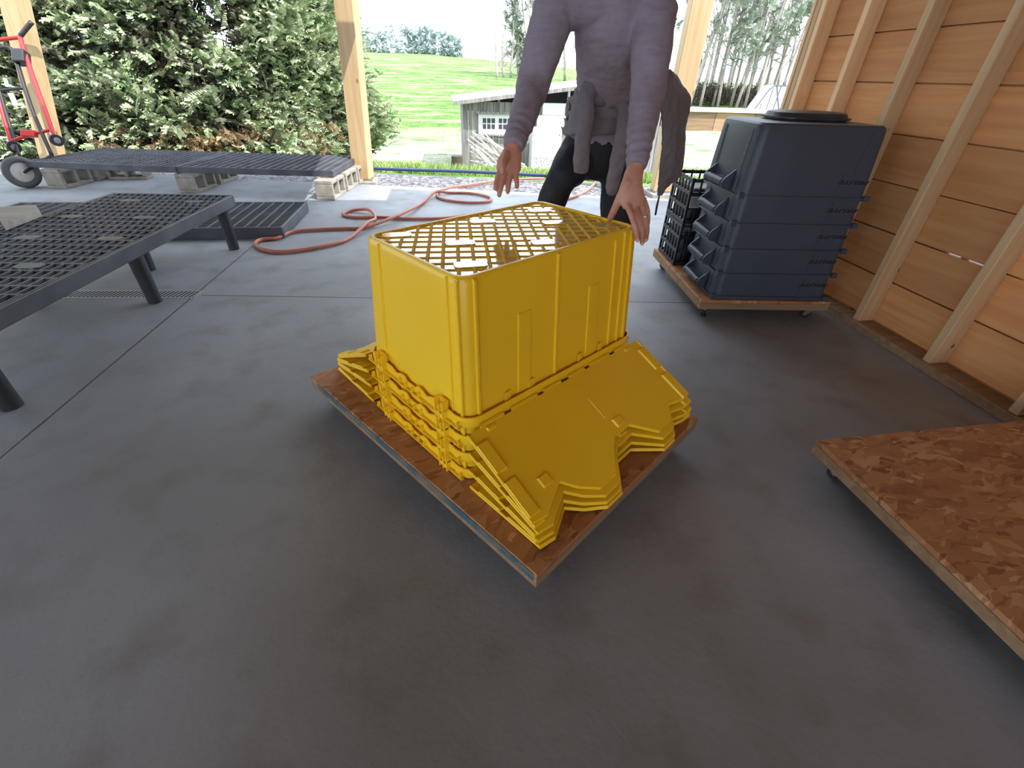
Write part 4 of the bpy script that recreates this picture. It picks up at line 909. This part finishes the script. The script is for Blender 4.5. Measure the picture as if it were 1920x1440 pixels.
# far row of conifers on the hill crest
def gz(x, y): return ground_z(x, y)
for i, (u, top, wd) in enumerate([(690, 72, 14), (712, 78, 12), (734, 66, 18), (762, 61, 11), (772, 66, 10), (786, 70, 11), (796, 65, 9), (806, 70, 12), (823, 73, 16), (836, 76, 11), (848, 78, 12), (858, 84, 9)]):
    y = 148.; b_ = gy(u, 100, y); tpz = gy(u, top, y); H_ = tpz.z-b_.z+1.5; R_ = wd*y/FPX*.55*1.2
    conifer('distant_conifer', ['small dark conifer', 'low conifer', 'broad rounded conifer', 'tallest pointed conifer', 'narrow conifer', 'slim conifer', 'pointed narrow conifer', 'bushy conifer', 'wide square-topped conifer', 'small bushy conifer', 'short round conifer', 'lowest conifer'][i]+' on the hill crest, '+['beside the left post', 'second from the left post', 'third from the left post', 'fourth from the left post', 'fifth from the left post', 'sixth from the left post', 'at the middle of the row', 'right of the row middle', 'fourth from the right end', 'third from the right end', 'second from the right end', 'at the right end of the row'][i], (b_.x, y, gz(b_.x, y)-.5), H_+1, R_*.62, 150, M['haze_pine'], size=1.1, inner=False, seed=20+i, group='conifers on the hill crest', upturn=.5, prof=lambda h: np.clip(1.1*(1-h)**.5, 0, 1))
# pines and bare trees
def tree(kind, label, x, y, H_, seed, group, needles=0., r0=.16, mt=None, zc=.35, nsz=1.0, dep=2):
    r = random.Random(seed); t = thing(kind, label, 'tree', (x, y, gz(x, y)-.1), 0, group); mb = MB(); tips = []
    p = Vector((0, 0, 0)); tr_ = [p.copy()]; d = Vector((r.uniform(-.08, .08), r.uniform(-.05, .05), 1))
    for k_ in range(8): d += Vector((r.uniform(-.06, .06), r.uniform(-.06, .06), 0)); p = p+d.normalized()*H_/8; tr_.append(p.copy())
    mb.tube(tr_, [r0*(1-.11*k_) for k_ in range(9)], 7)
    mb.build('trunk', mt or M['greybark'], t, smooth_=True); mb = MB()
    def br(p, d, L_, rad, dep):
        q = [p]; 
        for k_ in range(3): d = (d+Vector((r.uniform(-.25, .25), r.uniform(-.25, .25), r.uniform(-.02, .22)))).normalized(); p = p+d*L_/3; q.append(p)
        mb.tube(q, [rad, rad*.75, rad*.5, rad*.25], 4); tips.extend(q[1:])
        if dep:
            for k_ in range(3): br(q[1+k_ % 3], (d+Vector((r.uniform(-.8, .8), r.uniform(-.8, .8), r.uniform(-.2, .7)))).normalized(), L_*.6, rad*.5, dep-1)
    for k_ in range(12 if needles else 16):
        f_ = zc+(1-zc)*(k_+r.random())/16 if not needles else zc+(1-zc)*(k_+r.random())/12; f_ = min(f_, .98)
        i = int(f_*8); c0 = tr_[i].lerp(tr_[min(8, i+1)], f_*8-i); a = r.random()*2*PI; e = .15 if needles else .9
        br(c0, Vector((math.cos(a), math.sin(a), e)).normalized(), H_*(.26 if not needles else .22)*(1.15-f_*.8), r0*.35*(1.1-f_), dep if not needles else 1)
    mb.build('branches', mt or M['greybark'], t)
    if needles:
        rr = np.random.default_rng(seed); T_ = np.array([list(q) for q in tips]); k_ = int(needles); idx = rr.integers(0, len(T_), k_)
        cloud('needles', M['pine'], SP, T_[idx]+rr.standard_normal((k_, 3))*.25*nsz, rr.standard_normal((k_, 3))+[0, 0, .3], rr.standard_normal((k_, 3))*.5+[0, 0, 1], nsz*(.5+.5*rr.random(k_)), t)
    return t
def at(u, v, y): q = gy(u, v, y); return q.x
tree('pine_tree', 'tall thin pine rising left of the person beyond the field', at(992, 120, 75), 75, 13, 31, 'pines beyond the field', 650, .17, nsz=.9)
tree('pine_tree', 'shorter dark pine at the foot of the tall one beyond the field', at(972, 110, 80), 80, 6, 32, 'pines beyond the field', 500, .14, nsz=.9, zc=.15)
bare_l = ['leftmost small bare tree at the wood edge beyond the field', 'second bare tree from the left at the wood edge', 'bare tree left of the tall pine', 'bare tree just right of the tall pine', 'bare tree right of the tall pine near the raised sleeve', 'bare tree seen between the arm and the torso', 'bare tree close to the torso, seen under the arm', 'low bare tree between arm and torso']
for i, (u, H_) in enumerate([(932, 5.5), (946, 6.5), (962, 6), (1003, 12), (1012, 12), (1068, 11), (1085, 11), (1100, 10)]):
    tree('bare_tree', bare_l[i], at(u, 118, 72), 72+i % 3, H_, 40+i, 'bare trees beyond the field', 0, .20, zc=.1, dep=3)
wl = [(1300, 44, 14), (1312, 47, 15), (1322, 43, 13), (1334, 50, 15), (1345, 46, 14), (1356, 43, 15), (1368, 48, 14), (1380, 45, 15), (1390, 42, 15), (1398, 47, 14), (1408, 44, 15), (1420, 48, 15), (1430, 43, 14), (1441, 46, 14), (1452, 44, 15), (1464, 47, 15), (1478, 45, 14), (1492, 48, 15), (1506, 46, 14), (1520, 48, 14)]
nm_ = ['first', 'second', 'third', 'fourth', 'fifth', 'sixth', 'seventh', 'eighth', 'ninth', 'tenth', 'eleventh', 'twelfth', 'thirteenth', 'fourteenth', 'fifteenth', 'sixteenth', 'seventeenth', 'eighteenth', 'nineteenth', 'twentieth']
for i, (u, y, H_) in enumerate(wl):
    ev = i in (1, 4, 8, 12, 15)
    tree('pine_tree' if ev else 'bare_tree', nm_[i]+(' tree, a green pine,' if ev else ' tree, bare and grey,')+' counted rightwards from the right post in the wood', at(u, 160, y), y, H_, 70+i, 'trees of the wood on the right', 380 if ev else 0, .13 if i % 3 else .18, mt=M['bark'] if i % 3 else None, zc=.2, nsz=.8, dep=3)
for i in range(18):
    u = 1296+i*13+(i*37 % 11)-5; tree('bare_tree', 'slender bare trunk standing deep in the right-hand wood', at(u, 158, 54+(i*7) % 9), 54+(i*7) % 9, 12+i % 4, 140+i, 'slender bare trees deep in the wood', 0, .12, mt=M['bark'], zc=.15, dep=2)
# brush at the foot of the wood
r = np.random.default_rng(9); n = 1500; yy = 46+4*r.random(n); xx = yy*(.40+.34*r.random(n)); zz = np.array([gz(a, b_) for a, b_ in zip(xx, yy)])+r.random(n)*1.0
tag(cloud('brush', M['barkdark'], spray_tmpl(4, 1., .3, .03), np.stack([xx, yy, zz], 1), r.standard_normal((n, 3))*.5+[0, 0, 1], r.standard_normal((n, 3)), .5+.6*r.random(n)), 'dark leafless undergrowth along the foot of the right-hand wood', 'undergrowth', kind='stuff')
# grass tufts near the slab
BL = np.array([[0, -.05, 0], [0, .05, 0], [.6, .03, .06], [.6, -.03, .06], [.6, -.03, .06], [.6, .03, .06], [1., .005, .2], [1., -.005, .2]])
n = 26000; yy = 7.6+12*r.random(n)**1.3; xx = -2.5+r.random(n)*(2.5+yy*.75)
ok = np.array([b_ > slab_y(min(a, 6.5))+1.7+.4*math.sin(a*3) for a, b_ in zip(xx, yy)]); xx = xx[ok]; yy = yy[ok]; n = len(xx); zz = np.array([gz(a, b_) for a, b_ in zip(xx, yy)])
tag(cloud('grass', M['grass'], BL, np.stack([xx, yy, zz], 1), r.standard_normal((n, 3))*[.4, .4, .1]+[0, 0, 1], r.standard_normal((n, 3)), .07+.13*r.random(n)), 'fresh green grass tufts between the gravel strip and the shed', 'grass', kind='stuff')

# ================================================================== OUTBUILDINGS
SY = 18.2; SZ = -1.85
def sp_(u, v, y=SY): return gy(u, v, y)
t = thing('shed', 'small weathered grey shed with white window frames in the field', 'shed', (sp_(872, 305).x, SY, SZ)); S0 = Vector(t.location)
def q_(u, v, dy=0.): return gy(u, v, SY+dy)-S0
x0 = 0.; x1 = q_(1240, 250).x; zt0 = q_(872, 188).z; ztr = q_(1100, 160).z
zroof = lambda x: zt0+(ztr-zt0)*(x/q_(1100, 160).x)
zb_ = q_(960, 192).z
mb = MB(); x = x0; rr = random.Random(4)
while x < x1:
    w_ = rr.uniform(.14, .22); top = min(zb_, zroof(x)-.05) ; mb.box((x, -.02+rr.uniform(0, .02), 0), (x+w_-.012, .03, top), tone=rr.random()); x += w_
mb.box((x0-.03, -.04, 0), (x0+.06, .08, zroof(0)), tone=.1)
mb.box((x0, .0, 0), (x0+.04, 3.2, zroof(0)), tone=.3); mb.box((x1, .0, 0), (x1+.04, 3.2, zroof(x1)), tone=.3)
mb.build('board_wall', M['barn'], t)
mb = MB(); mb.prism([(x0+.1, zb_-.3), (x1, zb_-.3), (x1, zroof(x1)-.15), (x0+.1, zroof(x0)-.06)], -.40, -.35, Matrix.Rotation(PI/2, 3, 'X')); mb.build('dark_interior', M['dark'], t)
for u in (936, 1066, 1090):
    xx_ = q_(u, 190).x; mb = MB(); mb.box((xx_-.04, -.01, zb_-.02), (xx_+.04, .06, zroof(xx_)-.02)); mb.build('upright', M['white'] if u > 1000 else M['barn'], t)
mb = MB(); a = Vector((-.35, -.45, zroof(-.35))); b_ = Vector((x1+.3, -.45, zroof(x1+.3))); 
vs = [a, b_, b_+Vector((0, 4.2, .0)), a+Vector((0, 4.2, .0))]; mb.add([p+Vector((0, 0, h)) for h in (0, .05) for p in vs], [(3, 2, 1, 0), (4, 5, 6, 7), (0, 1, 5, 4), (1, 2, 6, 5), (2, 3, 7, 6), (3, 0, 4, 7)]); mb.build('roof', M['tin'], t)
mb = MB(); mb.beam(a+Vector((0, -.02, -.03)), b_+Vector((0, -.02, -.03)), .04, .11); mb.build('fascia', M['barn'], t)
def win(u0, u1, v0, v1):
    a = q_(u0, v1); b_ = q_(u1, v0); mb = MB(); mb.box((a.x, -.08, a.z), (b_.x, -.03, b_.z)); f = mb.build('window_frame', M['white'], t)
    for (p0, p1) in ((902, 930), (936, 964)):
        for i in range(3):
            for j_ in range(2):
                c0 = q_(p0+i*(p1-p0)/3+1, 0).x; c1 = q_(p0+(i+1)*(p1-p0)/3-1, 0).x; h0 = q_(900, 221+j_*11).z; h1 = q_(900, 230+j_*11).z
                mb = MB(); mb.box((c0, -.086, h1), (c1, -.08, h0)); mb.build('pane', M['glass'], f)
win(897, 968, 213, 251)
mb = MB(); mb.beam(q_(892, 211)+Vector((0, -.12, 0)), q_(975, 213)+Vector((0, -.12, 0)), .06, .06); mb.beam(q_(892, 252)+Vector((0, -.12, 0)), q_(975, 254)+Vector((0, -.12, 0)), .05, .05); mb.build('ledge', M['barn'], t)
mb = MB(); a = q_(1016, 215); b_ = q_(1066, 194); mb.box((a.x, -.10, a.z), (b_.x, -.04, b_.z)); mb.build('white_board', M['white'], t)
mb = MB(); a = q_(1005, 240); b_ = q_(1066, 217); mb.box((a.x, -.16, a.z), (b_.x, -.05, b_.z)); mb.build('pale_shelf', M['straw'], t)
# white crate like boxes in front of the shed
a = sp_(995, 292, SY-.7); b_ = sp_(1052, 240, SY-.7); t2 = thing('white_bin', 'white bin with a speckled front standing against the shed', 'bin', ((a.x+b_.x)/2, SY-.6, SZ+.05)); hw = (b_.x-a.x)/2; h_ = b_.z-SZ-.05
mb = MB(); mb.box((-hw, -.3, .15), (hw, .3, h_)); bevel(mb.build('bin_body', M['white'], t2), .02)
mb = MB(); mb.box((-hw+.03, -.306, .17), (hw-.03, -.301, h_*.42)); mb.build('mesh_front', mat('speckled_mesh', (.75, .75, .75), .8, var=(.2, .2, .2), vscale=30, lo=.45, hi=.55), t2)
mb = MB(); mb.box((-hw+.05, -.25, 0), (hw-.05, .25, .15)); mb.build('plinth', M['dark'], t2)
# brush pile of pale branches
mb = MB(); rr = random.Random(2)
for k_ in range(34):
    a = Vector((rr.uniform(-.2, .5), rr.uniform(-.2, .2), 0)); b_ = Vector((rr.uniform(-.2, 2.0), rr.uniform(-.4, .1), rr.uniform(.1, .25))); h = rr.uniform(.3, 1.5)
    p0 = Vector((rr.uniform(-.1, .5), rr.uniform(-.1, .1), h)); p1 = Vector((rr.uniform(.8, 2.0), rr.uniform(-.5, 0), rr.uniform(.0, .4))); mb.tube([p0, p0.lerp(p1, .5)+Vector((0, 0, rr.uniform(-.1, .2))), p1], [.014, .026, .03], 5, sub=2)
tag(mb.build('brush_pile', mat('bleached_branches', (.62, .58, .54), .9), None, (sp_(880, 300).x, SY-.75, SZ+.02)), 'pile of pale bare branches leaning on the shed wall', 'branches', kind='stuff')
mb = MB(); mb.tube([(0, 0, 0), (0, 0, .1), (0, 0, .42)], [.24, .19, .17], 12); x_ = sp_(857, 300, 15.5).x; tag(mb.build('tree_stump', M['barkdark'], None, (x_, 15.5, gz(x_, 15.5)-.02)), 'dark tree stump in the grass left of the shed', 'stump')

# raised wooden bed behind the person
PY = 9.3; a = gy(1280, 205, PY); b_ = gy(1428, 213, PY); zb2 = gy(1290, 245, PY).z; gzz = gz(a.x, PY)
t = thing('raised_planter', 'raised wooden planter box on legs behind the blue totes', 'planter', (a.x, PY, gzz)); Lx = b_.x-a.x+.3; z1 = a.z-gzz; z0 = zb2-gzz
mb = MB(); x = 0; rr = random.Random(8)
for (c0, c1) in ((0, Lx*.36), (Lx*.36+.01, Lx*.78), (Lx*.78+.01, Lx)): mb.box((c0, 0, z0), (c1, .03, z1-.03), tone=rr.random())
mb.box((0, .03, z0), (.03, .9, z1-.03)); mb.box((Lx-.03, .03, z0), (Lx, .9, z1-.03)); mb.box((0, .87, z0), (Lx, .9, z1-.03)); mb.box((.03, .03, z0), (Lx-.03, .87, z0+.03)); mb.build('box', M['frame_wood'], t)
mb = MB(); mb.box((-.06, -.06, z1-.03), (Lx+.06, .96, z1)); mb.build('top_board', M['straw'], t)
for x in (.04, Lx-.12):
    for y in (.04, .80): mb = MB(); mb.box((x, y, -.05), (x+.09, y+.07, z0)); mb.build('leg', M['post'], t)
# white greenhouse with dark hoops at the wood edge
GY = 30.; a = gy(1383, 226, GY); b_ = gy(1520, 228, GY); pk = gy(1452, 160, GY); g0 = gz(18, GY)-.1
t = thing('greenhouse', 'white tented greenhouse with a ribbed gable at the wood edge', 'greenhouse', (a.x, GY, g0), -.52); W_ = (b_.x-a.x)*.85; Hh = pk.z-g0; mx = (pk.x-a.x)*.85
mb = MB(); prof = [(0, 0), (mx*.55, Hh*.62), (mx*.85, Hh*.93), (mx, Hh), (mx+.8, Hh), (W_, Hh*.5), (W_, 0)]
mb.prism(prof, 0, 9, Matrix.Rotation(PI/2, 3, 'X')@Matrix.Diagonal((1, 1, -1))); mb.build('sheeting', M['canvas'], t)
mb = MB(); hb = [Vector((x, -.03, z_)) for x, z_ in prof[:6]]; mb.tube(hb, .03, 6); mb.tube([(0, -.03, Hh*.22), (W_, -.03, Hh*.22)], .03, 6)
for k_ in range(1, 10):
    x = W_*k_/11+.15; zt = np.interp(x, [p[0] for p in prof[:6]], [p[1] for p in prof[:6]]); mb.tube([(x, -.03, 0), (x+.15, -.03, float(zt))], .02, 5)
mb.tube([(mx+.1, -.03, Hh), (mx+1.1, -.03, Hh*.2)], .03, 6); mb.build('hoop', M['hoop'], t)
# pale ground cover by the beds, as low long rows
for i, (y, s) in enumerate(((12.5, .0), (16., .4), (20., .8))):
    mb = MB(); L_ = 5.+i; n_ = 24
    mb.rings([[Vector((x, .35*math.cos(a2), max(0, .16*math.sin(a2)))) for a2 in [PI*k_/8 for k_ in range(9)]] for x in [L_*k_/n_ for k_ in range(n_+1)]])
    x_ = y*.46+s; tag(mb.build('row_cover', M['canvas'], None, (x_, y, gz(x_+2, y)-.03)), ['pale fabric row cover nearest the raised planter, low on the ground', 'pale fabric row cover in the middle of the garden beyond the planter', 'pale fabric row cover farthest from the planter, before the greenhouse'][i], 'row cover', 'garden row covers')
